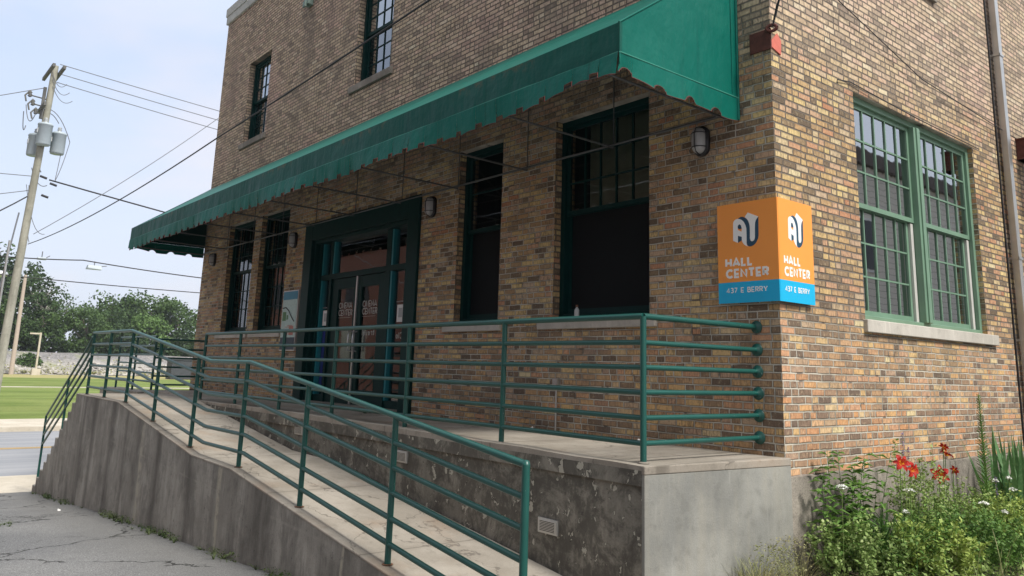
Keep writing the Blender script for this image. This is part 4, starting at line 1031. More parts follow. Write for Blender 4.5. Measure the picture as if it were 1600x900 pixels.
def litter(name, x, y, z, s, lab, cat):
    random.seed(int(abs(x*100))); b = MB(); n = 7
    vs = [(x+s*math.cos(i*2*math.pi/n)*rng(.6, 1.1), y+s*math.sin(i*2*math.pi/n)*rng(.5, 1), z+.004) for i in range(n)]
    vt = [(x+s*.8*math.cos(i*2*math.pi/n)*rng(.5, 1.1), y+s*.8*math.sin(i*2*math.pi/n)*rng(.5, 1), z+s*rng(.5, 1.1)) for i in range(n)]
    b.add(vs+vt, [(i, (i+1) % n, n+(i+1) % n, n+i) for i in range(n)]+[tuple(range(n, 2*n)), tuple(range(n))]); return tag(b.build(name, M_PAPER), lab, cat)
litter('crumpled_paper', -3.15, -.07, .0, .035, 'scrap of crumpled white paper at the wall foot between the two dark windows', 'litter')
litter('crumpled_paper', -1.55, -.06, .0, .03, 'tiny white paper scrap at the wall foot below the window with the bottle', 'litter')
litter('crumpled_paper', -10.6, -3.25, zg(-10.6), .035, 'white paper scrap on the asphalt at the foot of the ramp wall', 'litter')

# small weed in the platform joint
def blades(b, x, y, z, n, L, spread, w, droop=.3, seed=0, seg=4):
    for i in range(n):
        a = rng(0, 6.283); l = L*rng(.55, 1.1); sp = spread*rng(.2, 1); px_ = x+rng(-.3, .3)*spread*.3; py_ = y+rng(-.3, .3)*spread*.3
        pr_ = None
        for k in range(seg+1):
            t = k/seg; r = sp*t*(1+droop*t); hh = l*(t-.5*droop*t*t*(1+sp)); ww = w*(1-t)**.7*.5+.0004
            c_ = Vector((px_+math.cos(a)*r, py_+math.sin(a)*r, z+max(0, hh))); n_ = Vector((-math.sin(a), math.cos(a), 0))*ww
            if pr_: b.quad(pr_[0], pr_[1], c_+n_, c_-n_)
            pr_ = (c_-n_, c_+n_)
random.seed(3); b = MB(); b.open = True; blades(b, -5.9, -.66, .02, 26, .07, .13, .022, .5); tag(b.build('joint_weed', M_LEAFD), 'small dark weed growing from a joint in the platform before the doors', 'weed')

# ================================================================== UTILITY POLE AND WIRES
PX, PY = -34.3, -1.40
up_ = thing('utility_pole', 'tall grey wooden utility pole with three transformers across the street', 'utility pole', (PX, PY, -2.1))
def pz(z): t = (z+2.1)/15; return (PX+.03*t, PY+.40*t, z)
b = MB(); b.tube([pz(-2.2), pz(3), pz(8), pz(12.95)], .175, 16, True, .125); b.build('pole', M_POLE, up_)
for dy in (-.20, .20):
    b = MB(); y = PY+.40+dy; z0 = 12.65
    b.add([(x, yy, z) for x in (-35.6, -33.2) for yy in (y-.055, y+.055) for z in (z0-.07, z0+.07)], [(0, 1, 3, 2), (4, 6, 7, 5), (0, 4, 5, 1), (2, 3, 7, 6), (0, 2, 6, 4), (1, 5, 7, 3)]); b.build('crossarm', M_XARM, up_)
b = MB()
b.box(PX-.6, PX+.9, PY+.07, PY+.17, 10.9, 11.05); b.box(PX+.0, PX+.12, PY+.08, PY+.2, 10.5, 11.9); b.build('equipment_arm', M_XARM, up_)
def can(x, y, z, r=.28, h=.90):
    b = MB(); b.lathe([(0, 0), (r*.9, 0), (r, .05), (r, h-.06), (r*1.05, h-.05), (r*1.05, h), (r*.9, h+.05), (0, h+.08)], (x, y, z), 20); c_ = b.build('transformer', M_CAN, up_)
    b = MB(); b.lathe([(.09, h+.05), (.10, h+.12), (.06, h+.15), (.10, h+.19), (.06, h+.23), (.09, h+.27), (.03, h+.33), (0, h+.34)], (x-.08, y, z), 10); b.build('bushing', M_PORC, c_)
    b = MB(); b.box(x-.1, x+.1, y-r-.01, y-r+.02, z+.5, z+.7) ; b.box(min(x, PX), max(x, PX), y-.05, y+.05, z+.6, z+.68); b.build('bracket', M_GALV, c_)
can(PX+.38, -1.08, 9.3); can(PX+.0, -.47, 9.1); can(PX-.42, -1.26, 8.95)
b = MB()
for k_ in range(3):
    y = PY-.22+.15*k_; z = 11.3-.35*k_
    b.tube([(PX, PY+.3, z+.1), (PX, y-.15, z+.15)], .03, 6); b.lathe([(0, 0), (.05, .02), (.09, .06), (.05, .1), (.09, .14), (.05, .18), (.09, .22), (.04, .28), (0, .3)], (PX, y-.15, z+.05), 8)
    b.tube([(PX, y-.15, z+.35), (PX, y-.32, z+.1), (PX, y-.25, z-.15)], .035, 6)
b.build('fuse_cutouts', M_XARM, up_)
b = MB()
def arc(a, c, sag, n=10, r=.018, mb=None, seg=6):
    a = Vector(a); c = Vector(c)
    pts = [a.lerp(c, i/n) - Vector((0, 0, sag*4*(i/n)*(1-i/n))) for i in range(n+1)]
    (mb or b).tube(pts, r, seg, False)
arc((PX, PY-.45, 11.0), (PX+.3, PY-.1, 10.6), .5); arc((PX, PY-.5, 10.7), (PX-.4, PY-.3, 10.2), .45); arc((PX, PY+.85, 10.45), (PX, PY+.1, 10.7), -.25)
arc((PX+.1, PY+.1, 10.9), (PX+.1, PY+1.35, 9.7), -.5); arc((PX+.1, PY+1.35, 9.7), (PX+.1, PY+1.0, 7.9), .2, r=.014); arc((PX+.1, PY+1.1, 9.7), (PX+.1, PY+1.0, 7.9), .1, r=.014)
for k_ in range(3): arc((PX+.2, PY+.3+.04*k_, 12.6-.3*k_), (PX+.2, PY+.9+.15*k_, 12.2-.35*k_), .35, r=.014)
arc((PX, PY+.1, 8.35), (PX, PY+.75, 7.7), .3); arc((PX+.05, PY, 7.6), (PX+.2, PY+.9, 5.6), .6, r=.014); arc((PX, PY+.1, 7.6), (PX+.1, PY+.4, 5.2), .4, r=.014); arc((PX+.1, PY+.2, 8.9), (PX+.1, PY+.45, 8.2), .1, r=.025)
arc((PX, PY-.1, 6.4), (PX, PY-.42, 2.5), -.1, r=.03); b.build('jumper_wires', M_WIREL, up_)
for (y, z) in ((.55, 8.0), (.95, 7.75), (.7, 7.2)): b = MB(); b.tube([(PX+.1, PY+y-.12, z+.04), (PX+.1, PY+y+.15, z-.03)], .05, 8); b.build('splice_sleeve', M_WIRE, up_)
b = MB(); b.tube([(PX+.1, PY-.33, -1.9), (PX+.1, PY-.28, 5.2)], .045, 8); b.build('conduit_riser', M_GALV, up_)
def wire(name, pts, r, m, lab, cat='cable', group=None):
    mb = MB()
    for i in range(len(pts)-1): arc(pts[i][:3], pts[i+1][:3], pts[i][3] if len(pts[i]) > 3 else .2, 14, r, mb)
    return tag(mb.build(name, m), lab, cat, group)
wire('power_line', [(-34.2, -.85, 13.05, .3), (-34.5, 30, 11.9)], .018, M_WIREL, 'uppermost of the three parallel power lines running right from the pole top', 'power line')
wire('power_line', [(-34.3, -.75, 12.65, .3), (-34.5, 30, 11.3)], .018, M_WIREL, 'middle of the three parallel power lines running right from the pole top', 'power line')
wire('power_line', [(-34.3, -.85, 12.25, .3), (-34.5, 30, 10.6)], .018, M_WIREL, 'lowest of the three parallel power lines running right from the pole top', 'power line')
wire('power_line', [(-34.4, -1.3, 11.9, .2), (-34.5, -20, 3.9)], .018, M_WIREL, 'grey power line leaving the pole top toward the upper left', 'power line')
wire('service_cable', [(-34.3, -.6, 7.95, .12), (-36.5, 22, 5.5)], .034, M_WIRE, 'thick service cable running from below the transformers down behind the awning')
wire('service_cable', [(-34.3, -1.2, 8.0, .1), (-34.3, -16, 7.3)], .018, M_WIREL, 'thin nearly level wire leaving the pole left below the transformers')
wire('service_cable', [(-34.3, -1.2, 7.4, .1), (-34.3, -16, 3.2)], .018, M_WIREL, 'grey wire sloping down to the left edge below the transformers')
wire('drop_cable', [(-34.3, -1.2, 7.2, .6), (-30, -9, 2.4)], .028, M_WIRE, 'thick black cable drooping from the pole toward the left edge')
wire('facade_cable', [(-34.4, -1.0, 5.15, .25), (-13.6, -.5, 5.50, .02), (-5.1, -.5, 5.77, .02), (1.5, -.5, 6.0)], .016, M_WIRE, 'black overhead cable crossing in front of the upper brick wall and its windows')
wire('overhead_wire', [(-34.5, -.85, 5.6, .2), (-34.2, 6.2, 12.3), (-34.0, 16, 22)], .018, M_WIREL, 'thin wire rising steeply from the pole to behind the building')
wire('street_light_cable', [(-36.5, -4, 4.8, .1), (-34.8, 1.2, 4.75, .1), (-34.2, 10, 4.35)], .026, M_WIRE, 'upper of the two low cables left of the building, carrying the street lights')
wire('low_cable', [(-36.5, -4, 4.05, .1), (-34.2, 10, 3.75)], .022, M_WIRE, 'lower of the two low cables left of the building')
for (x, y, z, s, lab) in ((-35.2, 1.75, 4.43, 1, 'box shaped street light hanging from the cable nearer the building'), (-35.6, -.25, 4.68, .6, 'small street light hanging from the cable beside the wooden pole')):
    t = thing('hanging_street_light', lab, 'street light', (x, y, z))
    b = MB(); b.add([(x-.2*s, y-.3*s, z), (x+.2*s, y-.3*s, z), (x+.2*s, y+.3*s, z), (x-.2*s, y+.3*s, z), (x-.12*s, y-.26*s, z+.17*s), (x+.12*s, y-.26*s, z+.17*s), (x+.12*s, y+.26*s, z+.17*s), (x-.12*s, y+.26*s, z+.17*s)],
        [(0, 3, 2, 1), (4, 5, 6, 7), (0, 1, 5, 4), (1, 2, 6, 5), (2, 3, 7, 6), (3, 0, 4, 7)]); b.build('housing', M_CAN, t)
    b = MB(); b.tube([(x, y, z+.17*s), (x, y, z+.36)], .02, 6); b.tube([(x, y+.25*s, z+.15*s), (x, y+.5*s, z+.2)], .02, 6); b.build('hanger', M_WIREL, t)
t = thing('street_light', 'pale street light head on an arm at the left edge before the trees', 'street light', (-55.7, -.6, -2.0))
b = MB(); b.tube([(-55.7, -4.5, -2.0), (-55.7, -4.2, 5.4), (-55.7, -3.6, 5.7), (-55.7, -.1, 5.72)], .07, 8); b.build('pole', M_GALV, t)
b = MB(); b.lathe([(0, .5), (.14, .42), (.22, .1), (.2, -.3), (.1, -.5), (0, -.55)], (-55.7, .55, 5.6), 12, 'y'); b.build('lamp_head', M_ALU, t)
t = thing('wooden_post', 'slender pale timber pole standing at the edge of the gravel bank', 'pole', (-122.9, 11.2, -2.0))
b = MB(); b.tube([(-122.9, 11.2, -2.2), (-122.9, 11.17, 11.3)], .30, 10, True, .2); b.build('shaft', simple('tan_pole', (.42, .35, .30), .9), t)
t = thing('track_marker', 'short grey trackside post with a small cross arm beside the shrub', 'post', (-121.5, 13.8, -2.0))
b = MB(); b.tube([(-121.5, 13.8, -2.1), (-121.5, 13.78, 3.6)], .13, 8); b.build('post', M_SIDEWALK, t); b = MB(); b.box(-121.6, -121.4, 12.5, 13.9, 3.35, 3.55); b.build('cross_arm', M_SIDEWALK, t)
b = MB(); b.box(-121.9, -121.1, 13.3, 14.3, -2.1, -1.2); b.build('footing', M_SIDEWALK, t)
t = thing('steel_box', 'dark grey steel bin standing on the grass beyond the landing railing', 'bin', (-108.8, 28.7, -2.05))
b = MB(); b.box(-110, -107.8, 27.2, 30.3, -2.0, .45); b.build('body', M_DUMP, t, .08); b = MB(); b.box(-110.1, -107.7, 27.1, 30.4, .45, .65); b.build('lid', M_DUMP, t, .05)
t = thing('concrete_footing', 'pale chunk of concrete lying at the left edge of the lawn', 'block', (-122, 9.4, -2))
b = MB(); b.add([(-37.6+dx_, -3.15+dy_, dz_) for dx_, dy_, dz_ in ((0, 0, -2.1), (.5, .05, -2.1), (.55, .9, -2.1), (0, 1.0, -2.1), (.1, .1, -1.95), (.4, .15, -1.9), (.42, .8, -1.96), (.1, .8, -1.92))], [(0, 3, 2, 1), (4, 5, 6, 7), (0, 1, 5, 4), (1, 2, 6, 5), (2, 3, 7, 6), (3, 0, 4, 7)])
b.build('block', M_PAPER, t, .05)

# ================================================================== TREES
def make_tree(name, seed, H, Rx, m, bare=False, clumps=46, leaves=75, base_h=.22, leaf=.42, trunk_r=.3, airy=0.0):
    random.seed(seed)
    t = thing(name, '', 'tree'); t['_o'] = (0, 0, 0)
    b = MB(); b.tube([(0, 0, -.5), (rng(-.3, .3), rng(-.3, .3), H*.25), (rng(-.5, .5), rng(-.5, .5), H*.55), (rng(-.8, .8), rng(-.8, .8), H*.85)], trunk_r, 8, True, .06)
    tips = []
    for i in range(13 if not bare else 24):
        a = rng(0, 6.28); h0 = H*rng(.22, .7); l = Rx*rng(.55, 1.0)*(1-.4*h0/H)
        e = Vector((math.cos(a)*l, math.sin(a)*l, h0+l*rng(.35, 1.1))); s0 = Vector((rng(-.3, .3), rng(-.3, .3), h0)); mid = s0.lerp(e, .5)+Vector((rng(-.4, .4), rng(-.4, .4), rng(-.2, .5)))
        b.tube([s0, mid, e], trunk_r*.35, 5, False, .03); tips.append(e)
        if bare:
            for k_ in range(4):
                e2 = mid+Vector((rng(-1, 1), rng(-1, 1), rng(.2, 1.5)))*l*.5; b.tube([mid.lerp(e, rng(0, .8)), e2], .06, 4, False, .02)
    b.build('trunk', M_BARKP if bare else M_BARK, t)
    if leaves:
        c = MB(); c.open = True
        for i in range(clumps):
            if i < len(tips) and rng(0, 1) < .8: ctr = tips[i]
            else:
                a = rng(0, 6.28); zz = rng(base_h, .93); prof = math.sin(math.pi*min(1, max(.02, (zz-base_h+.12)/(1.08-base_h+.12))))**.6
                r = Rx*prof*math.sqrt(rng(.15, 1)); ctr = Vector((math.cos(a)*r, math.sin(a)*r, H*zz))
            cr = Rx*rng(.16, .34)*(1-airy*.3)
            for k_ in range(leaves):
                d = Vector((random.gauss(0, 1), random.gauss(0, 1), random.gauss(0, .72))).normalized()*cr*rng(.45, 1.08)
                p = ctr+d; s = leaf*rng(.5, 1.25)
                n_ = (d.normalized()*.6+Vector((rng(-1, 1), rng(-1, 1), rng(-.3, 1.2)))).normalized(); x_ = n_.orthogonal().normalized(); y_ = n_.cross(x_); an = rng(0, 6.28)
                x2 = x_*math.cos(an)+y_*math.sin(an); y2 = n_.cross(x2)
                c.add([p-x2*s*.5, p-y2*s*.38+n_*.03, p+x2*s*.55, p+y2*s*.36-n_*.04], [(0, 1, 2, 3)])
        c.build('crown', m, t)
    return t
TG = 'trees behind the gravel bank'
protoA = make_tree('broadleaf_tree', 11, 17, 7.2, M_TREE1, clumps=95, leaves=85, base_h=.1, leaf=.62)
protoB = make_tree('broadleaf_tree', 12, 11.5, 5.6, M_TREE2, clumps=60, leaves=80, base_h=.08, leaf=.55)
protoC = make_tree('airy_tree', 13, 12, 6.2, M_TREE2, clumps=38, leaves=60, base_h=.30, leaf=.45, airy=.8)
protoD = make_tree('broadleaf_tree', 14, 8, 4.4, M_TREE3, clumps=44, leaves=80, base_h=.06, leaf=.55)
protoE = make_tree('bare_tree', 15, 12, 3.6, None, bare=True, leaves=0, trunk_r=.22)
TR = [(protoA, -151, 6, 1.05, 'tallest dark tree at the left edge of the photo, behind the pole', 0), (protoA, -148, 13.2, .92, 'tall dark tree just right of the wooden utility pole', 2.2),
 (protoA, -152, -3, 1.0, 'tall dark tree cut off by the left edge of the photo', 1.1),
 (protoC, -147, 16.5, .93, 'airy tree with open layered branches right of the slender timber pole', 0), (protoC, -149, 21.5, .84, 'airy spreading tree left of the gap in the treeline', 2.0),
 (protoB, -142.5, 17.5, .66, 'low bushy tree below the airy branches, behind the shrub', 1.0), (protoB, -143, 23.5, .70, 'low bushy dark tree behind the stair railing', 3.0),
 (protoB, -150, 27.5, .74, 'mid green tree in the dip of the treeline', .4), (protoB, -156, 32.2, 1.0, 'round topped green tree left of the bright green one', 4.0),
 (protoD, -146, 34.0, .93, 'smaller bright yellow green tree in front of the treeline', 0), (protoB, -157, 37.0, 1.03, 'round green tree second from the right end of the treeline', 5.2),
 (protoB, -154, 41.2, .93, 'green tree at the right end of the treeline before the open sky', 2.6), (protoB, -148, 30.0, .55, 'low green tree filling the gap below the dip', 1.5),
 (protoB, -143, 10.5, .72, 'low dark tree between the utility pole and the timber pole', 3.3), (protoD, -150, 43.2, .62, 'small light tree low at the right end of the treeline', 1.2),
 (protoD, -215, 60.5, .72, 'hazy distant tree low beside the brick corner', 1.0), (protoD, -230, 66, .62, 'hazy distant tree nearest the brick corner', 3.0), (protoB, -145, 4.0, .7, 'low bushy tree behind the foot of the pole', .7),
 (protoE, -146, 17.0, 1.08, 'dead bare tree rising above the leafy crowns', 0)]
used = set()
for pr_, x, y, s, lab, rz_ in TR:
    loc = (x, y, .4 if x > -200 else -1)
    if pr_.name not in used:
        used.add(pr_.name); pr_.location = loc; pr_.scale = (s, s, s); pr_.rotation_euler = (0, 0, rz_); pr_['label'] = lab; o = pr_
    else: o = copy_tree(pr_, loc, rz_, s, lab)
    o['group'] = TG
random.seed(21); b = MB(); b.open = True
def leafq(c, p, s, upb=.4):
    n_ = Vector((rng(-1, 1), rng(-1, 1), rng(-.2, 1)+upb)).normalized(); x_ = n_.orthogonal().normalized(); y_ = n_.cross(x_); an = rng(0, 6.28)
    x2 = x_*math.cos(an)+y_*math.sin(an); y2 = n_.cross(x2)
    c.add([p-x2*s*.5, p-y2*s*.33, p+x2*s*.55, p+y2*s*.33], [(0, 1, 2, 3)])
for i in range(11000):
    y = rng(-8, 46); x = rng(-147, -139.5); top_ = 3.4+1.5*math.sin(y*.5)+.9*math.sin(y*1.3+2)
    leafq(b, Vector((x, y, 1+max(0, top_)*rng(0, 1)**.8)), rng(.35, .8))
ub = MB(); ub.open = True
for i in range(2600):
    y = rng(-6, 44); x = -125.3-abs(random.gauss(0, 1.2))*(1.5+1.3*math.sin(y*.8)); leafq(ub, Vector((x, y, -2.0+max(0, -125.5-x)*.28+rng(0, .45))), rng(.15, .4), 1)
tag(ub.build('bank_weeds', leafmat('yellow_weed', (.22, .24, .07), (.34, .33, .12))), 'yellow green weeds along the foot of the gravel bank', 'weeds', kind='stuff')
tag(b.build('undergrowth', M_TREE1), 'dense dark green undergrowth along the top of the gravel bank', 'undergrowth', kind='stuff')
random.seed(22); sh = thing('shrub', 'small round green shrub growing on the gravel bank beside the track marker', 'shrub', (-130.5, 14.2, -.6)); b = MB(); b.open = True
for i in range(900):
    d = Vector((random.gauss(0, 1), random.gauss(0, 1), abs(random.gauss(0, 1)))).normalized()*rng(.6, 1.05); leafq(b, Vector((-130.5+d.x*1.8, 14.2+d.y*1.9, -1.1+d.z*1.9)), rng(.25, .5))
b.build('foliage', M_TREE2, sh)
b = MB(); b.tube([(-130.5, 14.2, -1.3), (-130.5, 14.2, 0)], .1, 6); b.build('stem', M_BARK, sh)

# ================================================================== GARDEN
Z0 = -.95
def leafy_stem(b, base, h, lean, n, ll, lw, droop=.35, top=.2):
    """stem with pointed leaves; b = (stem mb, leaf mb)"""
    p0 = Vector(base); tip = p0+Vector((lean[0], lean[1], h)); mid = p0.lerp(tip, .5)+Vector((rng(-.02, .02), rng(-.02, .02), 0))
    b[0].tube([p0, mid, tip], .0035, 5, False, .0015)
    for i in range(n):
        t = top+(1-top)*(i+rng(0, .8))/n; p = p0.lerp(mid, t*2) if t < .5 else mid.lerp(tip, t*2-1)
        a = i*2.4+rng(-.4, .4); l = ll*rng(.6, 1.15)*(1.15-.5*t); d = Vector((math.cos(a), math.sin(a), rng(.1, .6)))
        d.normalize(); s = d.cross(Vector((0, 0, 1))).normalized()*lw*.5*rng(.8, 1.1)*(1.1-.4*t)
        q1 = p+d*l*.45+Vector((0, 0, .0)); q2 = p+d*l-Vector((0, 0, droop*l)); nr = s.cross(d).normalized()*lw*.12
        b[1].quad(p, q1+s, q2, q1-nr*0+nr*0) if False else b[1].add([p, q1+s+nr, q1-nr, q1-s+nr, q2], [(0, 1, 2), (0, 2, 3), (1, 4, 2), (2, 4, 3)])
def plant(name, lab, cat, x, y, parts):
    t = thing(name, lab, cat, (x, y, Z0)); 
    for nm, mb, m in parts: mb.build(nm, m, t)
    return t
# broad leafy plant by the corner
random.seed(31); a, c = MB(), MB(); c.open = True
for i in range(14):
    leafy_stem((a, c), (.30+rng(-.12, .12), .45+rng(-.18, .30), Z0), rng(.65, 1.08), (rng(-.12, .12), rng(-.25, .45)), 22, .19, .072)
plant('leafy_perennial', 'tall broad leaved green plant against the foundation, nearest the brick corner', 'plant', .32, .45, (('stem', a, M_LEAFD), ('foliage', c, M_LEAFA)))
# second leafy mass (daylily foliage) + flowers
random.seed(32); b = MB(); b.open = True
for k_ in range(9): blades(b, .45+rng(-.15, .2), 1.0+rng(-.35, 1.0), Z0, 30, .80, .42, .022, .55, seg=6)
plant('daylily_clump', 'clump of arching strap leaves below the red flowers', 'plant', .45, 1.2, (('foliage', b, M_LEAFD),))
def lily(x, y, z, ax, lab, sc=1.0):
    t = thing('red_daylily', lab, 'flower', (x, y, Z0), 'red daylilies in the garden bed'); s = MB(); s.tube([(x-.03, y, Z0), (x-.02, y+.01, (Z0+z)/2), (x, y, z)], .005, 6, False, .003); s.build('stem', M_LEAFA, t)
    ax = Vector(ax).normalized(); u0 = ax.orthogonal().normalized(); v0 = ax.cross(u0); p = MB(); p.open = True; th = MB(); th.open = True
    o = Vector((x, y, z))
    for k_ in range(6):
        an = k_*math.pi/3+rng(-.15, .15); d = u0*math.cos(an)+v0*math.sin(an); sd = ax.cross(d); L = .078*sc; w = (.024 if k_ % 2 else .017)*sc
        prof = [(0, .004, 0), (.3, w*.8, .26), (.62, w, .42), (.85, w*.7, .36), (1.05, .002, .22)]; pv = None
        for (r, ww, hh) in prof:
            c_ = o+ax*(L*(.15+hh*.9))+d*L*r*.95; cur = (c_-sd*ww, c_+ax*-.004, c_+sd*ww)
            if pv: (th if r <= .1 or (r <= .31 and k_ % 2) else p).add([*pv, *cur], [(0, 1, 4, 3), (1, 2, 5, 4)])
            pv = cur
    p.build('petals', M_PETR, t); th.build('throat', M_PETY, t)
    st_ = MB()
    for k_ in range(5):
        e = o+ax*.075*sc+u0*rng(-.03, .03)+v0*rng(-.03, .03); st_.tube([o+ax*.02, e], .0012, 4)
    st_.build('stamens', M_PETY, t)
random.seed(33)
VW = (.75, -1.1, .25)
lily(.5, .96, -.04, (.9, -.7, .5), 'leftmost open red daylily, facing the camera'); lily(.5, 1.13, -.10, (1, -.2, .1), 'red daylily just right of and below the leftmost one')
lily(.5, 1.85, -.02, (.3, .4, .9), 'topmost red daylily, seen from the side'); lily(.5, 1.70, -.17, VW, 'rightmost open red daylily with orange throat, facing the camera', 1.15)
lily(.5, 1.82, .06, (.0, .9, .5), 'small half closed red daylily above the topmost open one', .6); lily(.5, 2.0, -.15, (.2, 1, .2), 'faded orange daylily bud right of the others', .6)
# feathery fennel-like plant and tall mass
def feathery(name, lab, x, y, R_, H, n, seed, m=M_LEAFB, fine=.028):
    random.seed(seed); a, c = MB(), MB(); c.open = True
    for i in range(n):
        an = rng(0, 6.28); r = R_*math.sqrt(rng(0, 1)); bx = x+math.cos(an)*r; by = y+math.sin(an)*r*1.3
        bx = max(bx, .07); h = H*rng(.6, 1.05)*(1-.3*(r/R_)**2); lx = rng(-.12, .16); ly = rng(-.12, .12)
        p0 = Vector((bx, by, Z0)); tip = p0+Vector((lx, ly, h)); a.tube([p0, p0.lerp(tip, .5)+Vector((lx*.2, 0, .03)), tip], .0028, 4, False, .001)
        for k_ in range(int(34*H+8)):
            t = rng(.25, 1); p = p0.lerp(tip, t); an2 = rng(0, 6.28); l = rng(.03, .11)*(1.2-.6*t); d = Vector((math.cos(an2), math.sin(an2), rng(.2, 1.1))).normalized()
            for q_ in range(3):
                leafq(c, p+d*l*(q_+1)/3+Vector((rng(-.012, .012),)*3), fine*rng(.6, 1.3))
    return plant(name, lab, 'plant', x, y, (('stem', a, M_LEAFD), ('foliage', c, m)))
feathery('feathery_plant', 'airy grey green plant rising between the red daylilies', .38, 1.5, .22, 1.12, 26, 41)
feathery('bushy_weed', 'yellow green bushy plant nearest the foundation corner', .42, .25, .26, .62, 34, 42, fine=.034)
feathery('bushy_weed', 'low yellow green bushy plant at the bottom of the photo below the red flowers', .62, .95, .34, .55, 44, 43, m=M_LEAFC, fine=.042)
feathery('bushy_weed', 'fine leaved green plant below the rightmost red flower', .70, 1.75, .38, .58, 60, 44, m=M_LEAFA, fine=.034)
feathery('bushy_weed', 'soft green plant at the right edge of the photo', .80, 2.6, .40, .62, 50, 45, m=M_LEAFC, fine=.030)
feathery('bushy_weed', 'loose green plant behind the white flowers at the right', .60, 3.3, .45, .66, 60, 46, fine=.034)
feathery('bushy_weed', 'grey green plant against the wall between the red flowers and the tall spire', .35, 2.5, .35, .72, 50, 47)
feathery('bushy_weed', 'green plant against the wall at the right edge under the iris blades', .45, 4.3, .5, .70, 50, 48, m=M_LEAFA)
random.seed(36); a, c = MB(), MB(); c.open = True
for i in range(13): leafy_stem((a, c), (.62+rng(-.2, .2), .75+rng(-.3, .9), Z0), rng(.4, .72), (rng(-.15, .2), rng(-.2, .25)), 14, .12, .034)
plant('leafy_perennial', 'mid green leafy plant in front of the daylily foliage', 'plant', .6, 1.0, (('stem', a, M_LEAFD), ('foliage', c, M_LEAFA)))
random.seed(37); a, c = MB(), MB(); c.open = True
for i in range(12): leafy_stem((a, c), (.75+rng(-.2, .2), 2.1+rng(-.4, .6), Z0), rng(.35, .68), (rng(-.12, .15), rng(-.2, .25)), 14, .11, .03)
plant('leafy_perennial', 'leafy green plant beside the white flowers at the right', 'plant', .75, 2.1, (('stem', a, M_LEAFD), ('foliage', c, M_LEAFA)))
# tall spire
random.seed(38); a, c = MB(), MB(); c.open = True
a.tube([(.5, 2.72, Z0), (.51, 2.73, -.2), (.5, 2.72, .56)], .007, 6, False, .002)
for i in range(330):
    t = i/330; z = Z0+.25+(.56-Z0-.27)*t; an = i*2.4; l = (.15*(1-t)**1.3+.035)*rng(.8, 1.15); d = Vector((math.cos(an), math.sin(an), .75)).normalized(); s = d.cross(Vector((0, 0, 1))).normalized()*.0042
    p = Vector((.5, 2.72, z)); c.add([p-s, p+s, p+d*l*.6+s, p+d*l+Vector((0, 0, -.01)), p+d*l*.6-s], [(0, 1, 2, 3, 4)])
plant('tall_spire_plant', 'tallest narrow spire of fine bright green leaves beside the iris clump', 'plant', .5, 2.72, (('stem', a, M_LEAFA), ('foliage', c, M_LEAFA)))
random.seed(39); b = MB(); b.open = True
for k_ in range(8): blades(b, .48+rng(-.18, .2), 3.35+rng(-.4, .7), Z0, 13, 1.22, .40, .075, .20, seg=6)
plant('iris_clump', 'clump of broad sword shaped iris leaves at the right edge against the wall', 'plant', .48, 3.4, (('foliage', b, M_IRIS),))
# white umbels
random.seed(40)
UM = [(.5, -.02, -.17, .035, 'white umbel flower nearest the brick corner'), (.5, 1.09, -.27, .036, 'white umbel flower below the leftmost red daylilies'), (.8, 1.85, -.39, .030, 'white umbel flower low at the right below the spire plant'), (.5, 2.95, -.30, .024, 'small white umbel flower beneath the iris blades'), (.8, 2.55, -.32, .026, 'white umbel flower at the right edge of the photo'), (.8, 2.3, -.50, .024, 'lowest white umbel flower near the right edge'), (.62, .75, -.40, .020, 'small white flower above the low bushy plant'), (.7, 2.75, -.24, .018, 'tiny white flower right of the spire stem')]
for (x, y, z, r, lab) in UM:
    r *= 1.35
    t = thing('white_umbel_flower', lab, 'flower', (x, y, Z0), 'white umbel flowers in the garden bed'); s = MB(); s.tube([(x-.03, y+.02, Z0), (x, y, z-.03)], .003, 5, False, .002)
    h = MB(); h.open = True
    for i in range(60):
        an = rng(0, 6.28); rr = r*math.sqrt(rng(0, 1)); p = Vector((x+math.cos(an)*rr, y+math.sin(an)*rr, z+.02*(1-(rr/r)**2)+rng(-.004, .004))); leafq(h, p, .019, .6)
        if i % 3 == 0: s.tube([(x, y, z-.03), p], .0009, 3, False)
    s.build('stem', M_LEAFB, t); h.build('flower_head', M_UMBEL, t)
for (x, y, z, lab) in ((.5, 1.03, .22, 'thin dark purple flower spike standing above the leftmost red daylily'), (.5, 1.12, .10, 'shorter purple flower spike beside the thin dark one'), (.75, 2.3, -.18, 'purple flower spike among the green plants at the right')):
    t = thing('purple_spike', lab, 'flower', (x, y, Z0)); s = MB(); s.tube([(x, y, Z0), (x, y, z)], .003, 5, False, .0015); s.build('stem', M_LEAFB, t); h = MB(); h.open = True
    for i in range(60): leafq(h, Vector((x+rng(-.009, .009), y+rng(-.009, .009), z-.2*rng(0, 1))), .014)
    h.build('flower_head', M_PURP, t)
